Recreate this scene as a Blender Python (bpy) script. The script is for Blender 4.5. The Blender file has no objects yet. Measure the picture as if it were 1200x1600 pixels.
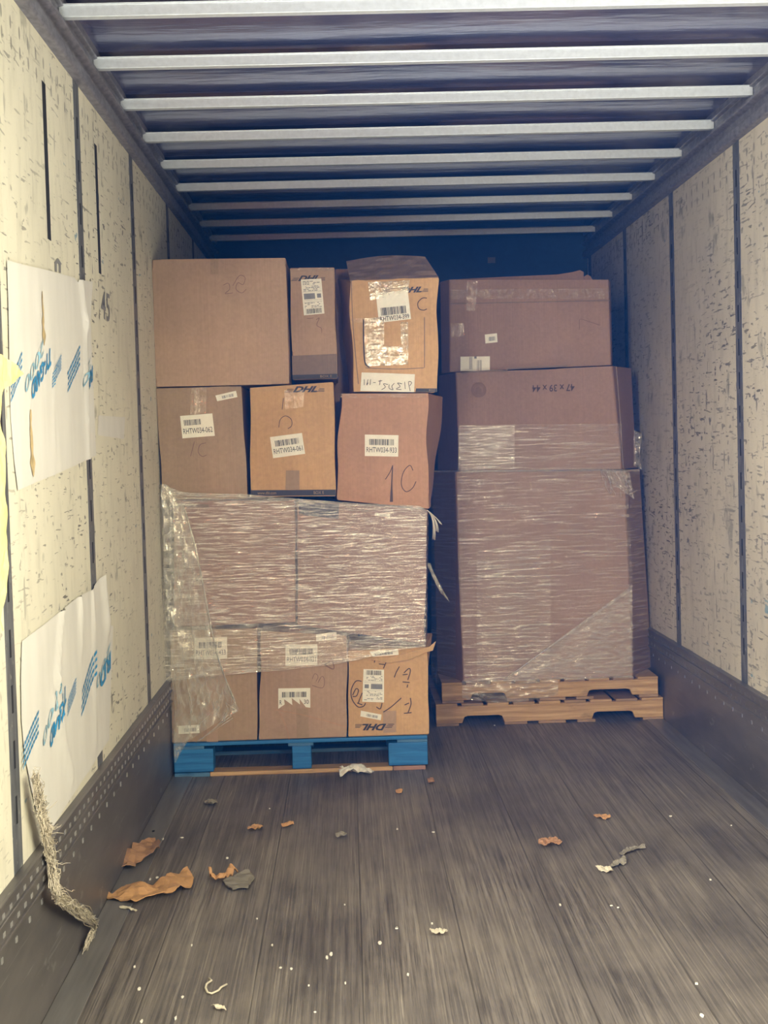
import bpy, bmesh, math, random
from mathutils import Vector, Matrix, noise as mnoise

random.seed(7)
scene = bpy.context.scene
COL = scene.collection

# ------------------------------------------------------------------ camera
FPX = 2280.0
YAW, PITCH, ROLL = .024, .0454, .0278
H = 1.493


def ray(px, py):
    dx, dy = px - 600, py - 800
    c, s = math.cos(ROLL), math.sin(ROLL)
    u = c * dx - s * dy
    v = s * dx + c * dy
    x, y2, z2 = u / FPX, 1.0, -v / FPX
    c, s = math.cos(PITCH), math.sin(PITCH)
    y = c * y2 + s * z2
    z = -s * y2 + c * z2
    c, s = math.cos(YAW), math.sin(YAW)
    return Vector((c * x + s * y, -s * x + c * y, z))


def atY(px, py, Y):
    d = ray(px, py)
    t = Y / d.y
    return Vector((d.x * t, Y, H + d.z * t))


def atZ(px, py, Z=0.0):
    d = ray(px, py)
    t = (Z - H) / d.z
    return Vector((d.x * t, d.y * t, Z))


def atX(px, py, X):
    d = ray(px, py)
    t = X / d.x
    return Vector((X, d.y * t, H + d.z * t))


cam = bpy.data.cameras.new('camera')
cam.sensor_fit = 'VERTICAL'
cam.sensor_height = 36
cam.sensor_width = 27
cam.lens = FPX / 1600 * 36
cam.clip_start = .02
cam_o = bpy.data.objects.new('camera', cam)
COL.objects.link(cam_o)
fw = ray(600, 800).normalized()
rt = (ray(700, 800) - ray(600, 800)).normalized()
up = rt.cross(fw)
m = Matrix((rt, up, -fw)).transposed().to_4x4()
m.translation = (0, 0, H)
cam_o.matrix_world = m
scene.camera = cam_o

# ------------------------------------------------------------------ world, lights, exposure
scene.view_settings.view_transform = 'Standard'
scene.view_settings.look = 'None'
scene.view_settings.gamma = 1
scene.view_settings.use_curve_mapping = False
scene.view_settings.exposure = 0.0

world = bpy.data.worlds.new('sky')
scene.world = world
world.use_nodes = True
bg = world.node_tree.nodes['Background']
bg.inputs[0].default_value = (1.0, .93, .76, 1)
bg.inputs[1].default_value = 3.9
wt = world.node_tree
wtc = wt.nodes.new('ShaderNodeTexCoord')
wsp = wt.nodes.new('ShaderNodeSeparateXYZ')
wt.links.new(wtc.outputs['Generated'], wsp.inputs[0])
wrm = wt.nodes.new('ShaderNodeValToRGB')
e = wrm.color_ramp.elements
e[0].position, e[0].color = .0, (.05, .05, .05, 1)       # yard and buildings opposite the door
e[1].position, e[1].color = .38, (1.0, .93, .76, 1)     # bright hazy sky
k = e.new(.12)
k.color = (.07, .07, .075, 1)
wt.links.new(wsp.outputs[2], wrm.inputs[0])
wt.links.new(wrm.outputs[0], bg.inputs[0])


def area(name, loc, target, sx, sy, power, color, spread=180):
    l = bpy.data.lights.new(name, 'AREA')
    l.shape = 'RECTANGLE'
    l.size, l.size_y = sx, sy
    l.energy = power
    l.spread = math.radians(spread)
    l.color = color
    o = bpy.data.objects.new(name, l)
    COL.objects.link(o)
    o.location = loc
    o.rotation_euler = (Vector(target) - Vector(loc)).to_track_quat('-Z', 'Y').to_euler()
    return o


sl = bpy.data.lights.new('dock_lamp', 'SPOT')
sl.energy = 470
sl.color = (1.0, .88, .66)
sl.spot_size = math.radians(27)
sl.spot_blend = .35
sl.shadow_soft_size = .12
slo = bpy.data.objects.new('dock_lamp', sl)
COL.objects.link(slo)
slo.location = (.60, -.5, 2.1)
slo.rotation_euler = (Vector((.32, 6.6, .98)) - slo.location).to_track_quat('-Z', 'Y').to_euler()
area('bow_fill', (.4, 1.9, .25), (.4, 4.6, 2.85), 2.0, .5, 26, (1.0, .97, .92), 70)  # added fill light that brightens the near roof bows
area('dock_signal', (-.95, -.3, 1.9), (-.1, 6.6, 1.2), .14, .14, 1.2, (1.0, .08, .04), 40)
area('side_fill', (1.45, 1.7, 2.0), (-.86, 3.3, 1.5), .7, 2.0, 29, (1.0, .93, .64), 80)  # added fill light for the near left wall
area('side_fill', (-.75, 1.6, 2.0), (1.65, 3.9, 1.4), .5, 2.0, 80, (1.0, .93, .80), 80)  # added fill light for the right wall


# ------------------------------------------------------------------ node helpers
class NT:
    def __init__(self, name):
        self.mat = bpy.data.materials.new(name)
        self.mat.use_nodes = True
        self.t = self.mat.node_tree
        self.n = self.t.nodes
        self.b = self.n['Principled BSDF']
        self.out = self.n['Material Output']
        tc = self.n.new('ShaderNodeTexCoord')
        self.co = tc.outputs['Object']

    def link(self, a, b):
        self.t.links.new(a, b)

    def put(self, sock, v):
        if isinstance(v, (int, float)):
            sock.default_value = v
        elif isinstance(v, tuple):
            sock.default_value = v if len(v) != 3 or sock.type == 'VECTOR' else (*v, 1)
        else:
            self.link(v, sock)

    def mapped(self, sc, loc=(0, 0, 0), rot=(0, 0, 0), co=None):
        m = self.n.new('ShaderNodeMapping')
        self.link(co or self.co, m.inputs[0])
        m.inputs['Location'].default_value = loc
        m.inputs['Rotation'].default_value = rot
        m.inputs['Scale'].default_value = sc
        return m.outputs[0]

    def noise(self, sc, detail=3, rough=.55, loc=(0, 0, 0), rot=(0, 0, 0), dist=0, co=None):
        t = self.n.new('ShaderNodeTexNoise')
        self.link(self.mapped(sc, loc, rot, co), t.inputs['Vector'])
        t.inputs['Scale'].default_value = 1
        t.inputs['Detail'].default_value = detail
        t.inputs['Roughness'].default_value = rough
        t.inputs['Distortion'].default_value = dist
        return t.outputs[0]

    def ramp(self, v, a, b, c0=0., c1=1.):
        m = self.n.new('ShaderNodeMapRange')
        self.put(m.inputs[0], v)
        for i, q in zip((1, 2, 3, 4), (a, b, c0, c1)):
            m.inputs[i].default_value = q
        return m.outputs[0]

    def math(self, op, a, b=0.0):
        m = self.n.new('ShaderNodeMath')
        m.operation = op
        self.put(m.inputs[0], a)
        self.put(m.inputs[1], b)
        return m.outputs[0]

    def mix(self, f, a, b, mode='MIX'):
        m = self.n.new('ShaderNodeMix')
        m.data_type = 'RGBA'
        m.blend_type = mode
        self.put(m.inputs[0], f)
        self.put(m.inputs[6], a)
        self.put(m.inputs[7], b)
        return m.outputs[2]

    def sep(self, v=None):
        s = self.n.new('ShaderNodeSeparateXYZ')
        self.link(v or self.co, s.inputs[0])
        return s.outputs

    def bump(self, h, strength=.3, dist=.01):
        b = self.n.new('ShaderNodeBump')
        b.inputs['Strength'].default_value = strength
        b.inputs['Distance'].default_value = dist
        self.put(b.inputs['Height'], h)
        self.link(b.outputs[0], self.b.inputs['Normal'])
        return b.outputs[0]

    def set(self, color=None, rough=None, metal=None, spec=None):
        if color is not None:
            self.put(self.b.inputs['Base Color'], color)
        if rough is not None:
            self.put(self.b.inputs['Roughness'], rough)
        if metal is not None:
            self.put(self.b.inputs['Metallic'], metal)
        if spec is not None:
            self.put(self.b.inputs['Specular IOR Level'], spec)
        return self.mat


def plain(name, c, rough=.6, metal=0., spec=.4, grain=0.12, sc=(30, 30, 30)):
    t = NT(name)
    n = t.noise(sc, 4)
    k = t.ramp(n, .3, .7, 1 - grain, 1 + grain)
    mul = t.mix(1.0, c, k, 'MULTIPLY')
    return t.set(mul, rough, metal, spec)


def cardboard(name, c, gloss=.55):
    t = NT(name)
    big = t.noise((2.2, 2.2, 2.2), 4)
    flute = t.noise((210, 40, 1.2), 2)
    fib = t.noise((60, 60, 60), 4)
    scuff = t.ramp(t.noise((9, 9, 5), 6, .7), .62, .72)
    k = t.ramp(big, .3, .7, .88, 1.1)
    k2 = t.ramp(flute, .3, .7, .95, 1.05)
    k3 = t.ramp(fib, .3, .7, .93, 1.07)
    col = t.mix(1., t.mix(1., t.mix(1., c, k, 'MULTIPLY'), k2, 'MULTIPLY'), k3, 'MULTIPLY')
    light = tuple(min(1, q * 1.25 + .03) for q in c)
    col = t.mix(t.math('MULTIPLY', scuff, .22), col, light)
    t.bump(t.math('ADD', t.math('MULTIPLY', flute, .6), t.math('MULTIPLY', big, 2)), .12, .004)
    return t.set(col, gloss, 0, .35)


def wood(name, c, c2, axis='x', rough=.6, sc=1.):
    t = NT(name)
    s = {'x': (3 * sc, 45 * sc, 60 * sc), 'y': (45 * sc, 3 * sc, 60 * sc)}[axis]
    g = t.noise(s, 5, .6, dist=.6)
    b = t.noise((5, 5, 9), 4)
    col = t.mix(t.ramp(g, .35, .68), c, c2)
    col = t.mix(t.ramp(b, .62, .75, 0, .55), col, tuple(q * .35 for q in c))
    t.bump(g, .3, .004)
    return t.set(col, rough, 0, .3)


def wallpanel(name, base, grime, dens, seed):
    t = NT(name)
    x, y, z = t.sep()
    L = (0, seed, seed * 1.7)
    big = t.noise((.1, 1.1, 1.3), 4, .6, L)
    fine = t.noise((.1, 14, 4), 5, .65, L)
    vert = t.noise((.1, 40, 1.6), 3, .6, L)
    col = t.mix(t.ramp(big, .35, .7, 0, .55), base, grime)
    col = t.mix(t.ramp(fine, .5, .8, 0, .45), col, tuple(q * .62 for q in grime))
    col = t.mix(t.ramp(vert, .6, .85, 0, .14), col, tuple(q * .6 for q in grime))
    # long rub marks, chips and gouges
    area_ = t.ramp(t.noise((.1, .9, 1.5), 3, .6, (0, seed + 4, 2)), .38, .62)
    h1 = t.ramp(t.noise((.1, 4.2, 48), 4, .65, L, rot=(.12, 0, 0)), .68 - dens, .71 - dens)
    h2 = t.ramp(t.noise((.1, 9, 70), 2, .5, (0, seed + 9, 5), rot=(-.2, 0, 0)), .70 - dens, .72 - dens)
    v1 = t.ramp(t.noise((.1, 26, 6), 2, .5, (0, seed + 3, 7), rot=(.35, 0, 0)), .745 - dens, .765 - dens)
    chip = t.ramp(t.noise((.1, 19, 27), 3, .5, (0, seed + 1, 3)), .70 - dens, .72 - dens)
    marks = t.math('MAXIMUM', t.math('MAXIMUM', h1, h2), t.math('MAXIMUM', v1, chip))
    marks = t.math('MULTIPLY', marks, t.math('ADD', t.math('MULTIPLY', area_, .75), .2))
    col = t.mix(t.math('MULTIPLY', marks, .9), col, (.055, .06, .07))
    smear = t.ramp(t.noise((.1, 5, 4), 4, .65, (0, seed + 6, 1)), .66 - dens * .6, .72 - dens * .6)
    col = t.mix(t.math('MULTIPLY', smear, .5), col, (.13, .14, .13))
    blue = t.ramp(t.noise((.1, 6, 13), 3, .6, (0, seed + 12, 8)), .71, .73)
    col = t.mix(t.math('MULTIPLY', blue, .7), col, (.10, .26, .38))
    # punched rows below the top rail
    fy = t.math('ABSOLUTE', t.math('SUBTRACT', t.math('FRACT', t.math('DIVIDE', y, .105)), .5))
    d = None
    for zc in (2.64, 2.585):
        dz = t.math('DIVIDE', t.math('SUBTRACT', z, zc), .017)
        dy = t.math('DIVIDE', fy, .09)
        q = t.math('ADD', t.math('MULTIPLY', dz, dz), t.math('MULTIPLY', dy, dy))
        q = t.ramp(q, .8, 1.3, 1, 0)
        d = q if d is None else t.math('MAXIMUM', d, q)
    col = t.mix(t.math('MULTIPLY', d, .6), col, (.10, .10, .10))
    t.bump(t.math('SUBTRACT', t.math('MULTIPLY', fine, .3), marks), .25, .004)
    return t.set(col, .5, 0, .35)


def floor_mat():
    t = NT('trailer_floor_boards')
    x, y, z = t.sep()
    pl = t.math('DIVIDE', x, .302)
    idx = t.math('FLOOR', pl)
    fr = t.math('FRACT', pl)
    cmb = t.n.new('ShaderNodeCombineXYZ')
    t.put(cmb.inputs[0], t.math('MULTIPLY', idx, 7.31))
    wn = t.n.new('ShaderNodeTexWhiteNoise')
    wn.noise_dimensions = '3D'
    t.link(cmb.outputs[0], wn.inputs['Vector'])
    tone = t.ramp(wn.outputs[0], 0, 1, .88, 1.12)
    strips = t.noise((42, .5, 1), 2, .5)
    grain = t.noise((130, 2.2, 1), 5, .7)
    wear = t.noise((2.4, 1.3, 1), 5, .65)
    scr = t.ramp(t.noise((150, .9, 1), 6, .75, (3, 1, 0), rot=(0, 0, .03)), .52, .74)
    scr2 = t.ramp(t.noise((60, 1.2, 1), 3, .6, (9, 4, 0), rot=(0, 0, -.35)), .68, .76)
    col = t.mix(t.ramp(strips, .35, .65), (.138, .122, .109), (.265, .238, .21))
    col = t.mix(t.ramp(grain, .45, .62, 0, .8), col, (.038, .034, .036))
    blot = t.noise((1.1, .45, 1), 5, .7, (2, 8, 0))
    col = t.mix(t.ramp(blot, .42, .6, .55, 0), col, (.045, .042, .048))
    col = t.mix(t.ramp(wear, .42, .75, 0, .65), col, (.25, .22, .185))
    sc = t.math('MULTIPLY', t.math('MAXIMUM', scr, scr2), t.ramp(wear, .36, .58, .12, .9))
    col = t.mix(sc, col, (.40, .36, .30))
    col = t.mix(1., col, tone, 'MULTIPLY')
    seam = t.math('ABSOLUTE', t.math('SUBTRACT', fr, .5))
    seam = t.math('MULTIPLY', t.ramp(seam, .489, .497), .6)
    col = t.mix(seam, col, (.018, .017, .018))
    t.bump(t.math('SUBTRACT', t.math('MULTIPLY', grain, .5), seam), .35, .006)
    return t.set(col, t.ramp(wear, .3, .7, .42, .62), 0, .35)


def film(name, streak_sc, lo, hi, rot=(0, 0, 0), thr=(.38, .72), tint=(.80, .76, .70), rough=.10, bd=.0045, gloss=.16):
    t = NT(name)
    n1 = t.noise(streak_sc, 4, .65, rot=rot, dist=.35)
    n2 = t.noise(tuple(q * .22 for q in streak_sc), 3, .6, (3, 1, 7), rot=rot)
    n3 = t.noise(tuple(q * 2.3 for q in streak_sc), 2, .6, (8, 2, 1), rot=rot)
    f = t.math('MULTIPLY', t.ramp(n1, thr[0], thr[1]), t.ramp(n2, .3, .7, .45, 1.15))
    fac = t.ramp(f, 0, 1, lo, hi)
    h = t.math('ADD', n1, t.math('MULTIPLY', n3, .8))
    bp = t.bump(h, .7, bd)
    tr = t.n.new('ShaderNodeBsdfTransparent')
    df = t.n.new('ShaderNodeBsdfDiffuse')
    df.inputs[0].default_value = (*tint, 1)
    gl = t.n.new('ShaderNodeBsdfGlossy')
    gl.inputs[0].default_value = (.95, .9, .8, 1)
    gl.inputs['Roughness'].default_value = rough
    t.link(bp, gl.inputs['Normal'])
    m1 = t.n.new('ShaderNodeMixShader')
    t.link(fac, m1.inputs[0])
    t.link(tr.outputs[0], m1.inputs[1])
    t.link(df.outputs[0], m1.inputs[2])
    m2 = t.n.new('ShaderNodeMixShader')
    t.put(m2.inputs[0], t.ramp(f, .04, .6, gloss * .14, gloss))
    t.link(m1.outputs[0], m2.inputs[1])
    t.link(gl.outputs[0], m2.inputs[2])
    t.link(m2.outputs[0], t.out.inputs[0])
    return t.mat


def post_mat():
    t = NT('grey_slotted_post')
    x, y, z = t.sep()
    n = t.noise((20, 30, 8), 4)
    col = t.mix(t.ramp(n, .35, .7), (.09, .10, .12), (.20, .21, .23))
    chips = t.ramp(t.noise((30, 40, 25), 3, .6), .64, .68)
    col = t.mix(t.math('MULTIPLY', chips, .6), col, (.42, .42, .38))
    return t.set(col, .5, .35, .4)


def kick_mat():
    t = NT('scuffed_kick_plate')
    x, y, z = t.sep()
    n = t.noise((5, 1.2, 5), 5, .65)
    s = t.ramp(t.noise((60, 2, 60), 3, .6, rot=(.25, 0, 0)), .64, .70)
    s2 = t.ramp(t.noise((30, 6, 14), 3, .6), .66, .70)
    col = t.mix(t.ramp(n, .35, .7), (.095, .09, .092), (.19, .175, .17))
    col = t.mix(t.math('MULTIPLY', t.math('MAXIMUM', s, s2), .45), col, (.30, .29, .28))
    rust = t.ramp(t.noise((3, 3, 3), 4, .6, (5, 5, 5)), .64, .75)
    col = t.mix(t.math('MULTIPLY', rust, .5), col, (.13, .075, .05))
    return t.set(col, .42, .3, .5)


MAT = dict(
    floor=floor_mat(),
    wl=wallpanel('ivory_liner_left', (.74, .715, .60), (.55, .53, .45), .042, 2.0),
    wr=wallpanel('ivory_liner_right', (.66, .61, .51), (.42, .39, .34), .066, 31.0),
    post=post_mat(), kick=kick_mat(),
    backing=plain('dark_backing', (.014, .017, .03), .7),
    nose=plain('nose_wall_navy_shade', (.012, .05, .14), .6),  # navy of the deep shade put into the wall colour
    rail=plain('grey_rail_metal', (.20, .20, .24), .5, .4, .4, .3, (60, 25, 60)),
    bow=plain('galvanised_bow', (.58, .63, .67), .42, .3, .5, .08, (60, 60, 60)),
    hole=plain('dark_hole', (.012, .014, .02), .8),
    rivet=plain('rivet_metal', (.50, .50, .50), .4, .6),
    edge=plain('edge_strip', (.19, .185, .18), .42, .3, .5, .25, (30, 2, 30)),
    dock=plain('dock_concrete', (.13, .125, .12), .8),
    kraft=cardboard('kraft_plain', (.335, .232, .145)),
    kraft_g=cardboard('kraft_golden', (.52, .32, .15)),
    kraft_r=cardboard('kraft_reddish', (.43, .242, .142)),
    kraft_p=cardboard('kraft_pink', (.385, .258, .168)),
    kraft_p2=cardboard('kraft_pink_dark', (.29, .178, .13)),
    kraft_d=cardboard('kraft_grey_brown', (.20, .145, .115)),  # darker grey-brown card colour
    paper=plain('label_paper', (.80, .77, .66), .5, 0, .4, .04),
    ink=plain('label_ink', (.03, .03, .035), .6),
    grey=plain('label_grey_print', (.22, .22, .23), .6),
    logo=plain('logo_and_gap_black', (.035, .035, .05), .55),
    marker=plain('marker_ink', (.075, .045, .04), .6),
    marker_l=plain('faint_marker_ink', (.22, .13, .095), .6),
    band=plain('black_print_band', (.022, .026, .04), .5),
    bandtext=plain('band_lettering', (.33, .24, .14), .6),
    blue=wood('blue_painted_wood', (.012, .105, .30), (.025, .18, .43), 'x', .5),
    blue2=wood('blue_painted_wood_worn', (.018, .12, .30), (.10, .20, .30), 'x', .55),
    pine=wood('pallet_wood', (.34, .20, .09), (.58, .38, .19), 'x', .6),
    pine2=wood('pallet_wood_weathered', (.22, .14, .085), (.42, .27, .15), 'x', .65),
    pine3=wood('pallet_wood_reddish', (.28, .15, .11), (.38, .23, .17), 'x', .65),
    sheet=plain('white_seal_sheet', (.70, .69, .665), .55, 0, .35, .05, (25, 12, 3)),
    tyblue=plain('seal_blue_print', (.03, .25, .52), .55),
    typale=plain('seal_pale_print', (.25, .45, .58), .55),
    fibre=plain('frayed_fibre', (.62, .56, .45), .8),
    adhesive=plain('old_adhesive', (.52, .40, .22), .6, 0, .3, .3),
    yellow=plain('yellowed_paper', (.80, .70, .33), .6, 0, .3, .15),
    scrap=cardboard('torn_card_orange', (.52, .29, .13)),
    scrap_d=cardboard('torn_card_brown', (.36, .20, .11)),
    scrap_g=plain('grey_paper_scrap', (.22, .20, .16), .8),
    scrap_w=plain('pale_paper_scrap', (.62, .57, .44), .7),
    white=plain('white_tissue', (.82, .79, .70), .7),
    wrapL=film('stretch_film_front', (9, 9, 130), .05, .52, rot=(0, .035, 0), thr=(.46, .74), gloss=.52),
    wrapT=film('stretch_film_crumpled', (38, 38, 16), .08, .55, rot=(0, .5, 0), tint=(.80, .79, .70)),
    wrapR=film('stretch_film_right', (5, 5, 95), .04, .45, rot=(0, .05, 0), thr=(.48, .78), gloss=.26, tint=(.62, .54, .48)),
    wrapD=film('stretch_film_diagonal', (16, 16, 60), .10, .45, rot=(0, -.65, 0), tint=(.66, .60, .54)),
    tape=film('clear_tape', (40, 40, 26), .03, .25, tint=(.7, .6, .48), rough=.14, gloss=.09),
    tape_s=film('shiny_clear_tape', (55, 55, 45), .18, .75, tint=(.80, .66, .38), rough=.14, gloss=.60),
    cord=plain('film_rope', (.66, .62, .54), .4, 0, .5),
)

t = NT('roof_sheet')
n = t.noise((1.2, 3, 1), 5, .6)
col = t.mix(t.ramp(n, .35, .7), (.065, .08, .18), (.125, .115, .21))  # bluish shadow tone mixed into the roof colour
sm = t.ramp(t.noise((2.2, 9, 1), 4, .6, (3, 1, 1)), .64, .72)
col = t.mix(t.math('MULTIPLY', sm, .4), col, (.26, .17, .14))
wt = t.ramp(t.noise((9, 30, 1), 3, .6, (5, 5, 1)), .74, .77)
col = t.mix(t.math('MULTIPLY', wt, .5), col, (.5, .48, .46))
t.bump(t.noise((3, 12, 1), 3), .2, .02)
MAT['roof'] = t.set(col, .20, .4, .6)

# ------------------------------------------------------------------ object helpers
ORG = {}


def mesh_obj(name, verts, faces, mat, parent=None, origin=None, smooth=False, bevel=0, seg=2):
    if parent is not None:
        org = ORG[parent.name]
    else:
        org = Vector(origin) if origin is not None else Vector((0, 0, 0))
    me = bpy.data.meshes.new(name)
    me.from_pydata([tuple(Vector(v) - org) for v in verts], [], [tuple(f) for f in faces])
    bm = bmesh.new()
    bm.from_mesh(me)
    bmesh.ops.remove_doubles(bm, verts=bm.verts, dist=1e-5)
    bmesh.ops.recalc_face_normals(bm, faces=bm.faces)
    bm.to_mesh(me)
    bm.free()
    me.materials.append(mat)
    o = bpy.data.objects.new(name, me)
    COL.objects.link(o)
    if parent is not None:
        o.parent = parent
    else:
        o.location = org
    ORG[o.name] = org
    if smooth:
        for p in me.polygons:
            p.use_smooth = True
    if bevel:
        b = o.modifiers.new('bevel', 'BEVEL')
        b.width = bevel
        b.segments = seg
        b.limit_method = 'ANGLE'
        b.angle_limit = math.radians(40)
    return o


def tag(o, label=None, cat=None, group=None, kind=None):
    if label:
        o['label'] = label
    if cat:
        o['category'] = cat
    if group:
        o['group'] = group
    if kind:
        o['kind'] = kind
    return o


def thing(name, loc, label, cat, group=None):
    o = bpy.data.objects.new(name, None)
    o.empty_display_size = .1
    COL.objects.link(o)
    o.location = loc
    ORG[o.name] = Vector(loc)
    return tag(o, label, cat, group)


class MB:
    def __init__(self):
        self.v, self.f = [], []

    def add(self, v, f):
        k = len(self.v)
        self.v += [Vector(q) for q in v]
        self.f += [tuple(i + k for i in q) for q in f]
        return self

    def box(self, x0, x1, y0, y1, z0, z1):
        return self.add([(x0, y0, z0), (x1, y0, z0), (x1, y1, z0), (x0, y1, z0),
                         (x0, y0, z1), (x1, y0, z1), (x1, y1, z1), (x0, y1, z1)],
                        [(0, 1, 2, 3), (4, 7, 6, 5), (0, 4, 5, 1), (1, 5, 6, 2), (2, 6, 7, 3), (3, 7, 4, 0)])

    def prism(self, pts, axis, a, b):
        """extrude a 2D outline along an axis from a to b"""
        n = len(pts)

        def P(p, t):
            return {'x': (t, p[0], p[1]), 'y': (p[0], t, p[1]), 'z': (p[0], p[1], t)}[axis]
        v = [P(p, a) for p in pts] + [P(p, b) for p in pts]
        f = [tuple(range(n)), tuple(range(2 * n - 1, n - 1, -1))]
        f += [(i, (i + 1) % n, n + (i + 1) % n, n + i) for i in range(n)]
        return self.add(v, f)

    def tube(self, pts, r, n=6):
        pts = [Vector(p) for p in pts]
        rings = []
        for i, p in enumerate(pts):
            d = (pts[min(i + 1, len(pts) - 1)] - pts[max(i - 1, 0)]).normalized()
            a = d.cross(Vector((.3, .1, 1))).normalized()
            b = d.cross(a)
            rr = r[i] if isinstance(r, (list, tuple)) else r
            rings.append([p + (a * math.cos(2 * math.pi * j / n) + b * math.sin(2 * math.pi * j / n)) * rr for j in range(n)])
        v = [q for g in rings for q in g]
        f = []
        for i in range(len(pts) - 1):
            for j in range(n):
                k = (j + 1) % n
                f.append((i * n + j, i * n + k, (i + 1) * n + k, (i + 1) * n + j))
        f += [tuple(range(n - 1, -1, -1)), tuple(range((len(pts) - 1) * n, len(pts) * n))]
        return self.add(v, f)

    def grid(self, fn, nu, nv):
        v = [fn(i / nu, j / nv) for j in range(nv + 1) for i in range(nu + 1)]
        f = [(j * (nu + 1) + i, j * (nu + 1) + i + 1, (j + 1) * (nu + 1) + i + 1, (j + 1) * (nu + 1) + i)
             for j in range(nv) for i in range(nu)]
        return self.add(v, f)

    def build(self, name, mat, parent=None, **kw):
        return mesh_obj(name, self.v, self.f, mat, parent, **kw)


def struct(name, mb, mat, parent=None, **kw):
    o = mb.build(name, mat, parent, **kw)
    if parent is None:
        o['kind'] = 'structure'
    return o


def ns(x, y=0., z=0.):
    return mnoise.noise(Vector((x, y, z)))


_fonts = {}


def glyphs(s, shear=0., bold=0.):
    """2D text outline mesh normalised to a 0..1 box"""
    k = (s, shear, bold)
    if k not in _fonts:
        cu = bpy.data.curves.new('t', 'FONT')
        cu.body = s
        cu.shear = shear
        cu.offset = bold
        cu.resolution_u = 3
        o = bpy.data.objects.new('t', cu)
        COL.objects.link(o)
        dg = bpy.context.evaluated_depsgraph_get()
        dg.update()
        me = bpy.data.meshes.new_from_object(o.evaluated_get(dg))
        v = [(q.co.x, q.co.y) for q in me.vertices]
        f = [tuple(p.vertices) for p in me.polygons]
        bpy.data.objects.remove(o)
        bpy.data.curves.remove(cu)
        bpy.data.meshes.remove(me)
        x0, x1 = min(q[0] for q in v), max(q[0] for q in v)
        y0, y1 = min(q[1] for q in v), max(q[1] for q in v)
        _fonts[k] = ([((a - x0) / (x1 - x0), (b - y0) / (y1 - y0)) for a, b in v], f)
    return _fonts[k]


def put_text(mb, fn, s, u0, u1, v0, v1, shear=0., bold=0.):
    v, f = glyphs(s, shear, bold)
    mb.add([fn(u0 + a * (u1 - u0), v0 + b * (v1 - v0)) for a, b in v], f)


def put_rect(mb, fn, u0, u1, v0, v1):
    mb.add([fn(u0, v0), fn(u1, v0), fn(u1, v1), fn(u0, v1)], [(0, 1, 2, 3)])


def put_bars(mb, fn, u0, u1, v0, v1, seed, n=26):
    r = random.Random(seed)
    w = [r.choice((1, 1, 2, 3)) for _ in range(2 * n)]
    tot = sum(w)
    x = 0
    for i, k in enumerate(w):
        if i % 2 == 0:
            put_rect(mb, fn, u0 + (u1 - u0) * x / tot, u0 + (u1 - u0) * (x + k) / tot, v0, v1)
        x += k


def bil(q, u, v):
    """quad given TL TR BR BL; v=0 bottom"""
    tl, tr, br, bl = q
    return tuple((bl[i] * (1 - u) + br[i] * u) * (1 - v) + (tl[i] * (1 - u) + tr[i] * u) * v for i in (0, 1))


# ------------------------------------------------------------------ the trailer
XL, XR = -.858, 1.652
Y0, Y1 = 2.75, 9.85
ZK, ZR, ZT = .449, 2.716, 2.90
JY = [4.875 + 1.2192 * k for k in range(-1, 5)]

struct('floor', MB().box(XL, XR, Y0, Y1, -.06, 0), MAT['floor'])
struct('ground', MB().box(-6, 7, -9, Y0 - .02, -.10, -.02), MAT['dock'])

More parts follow.
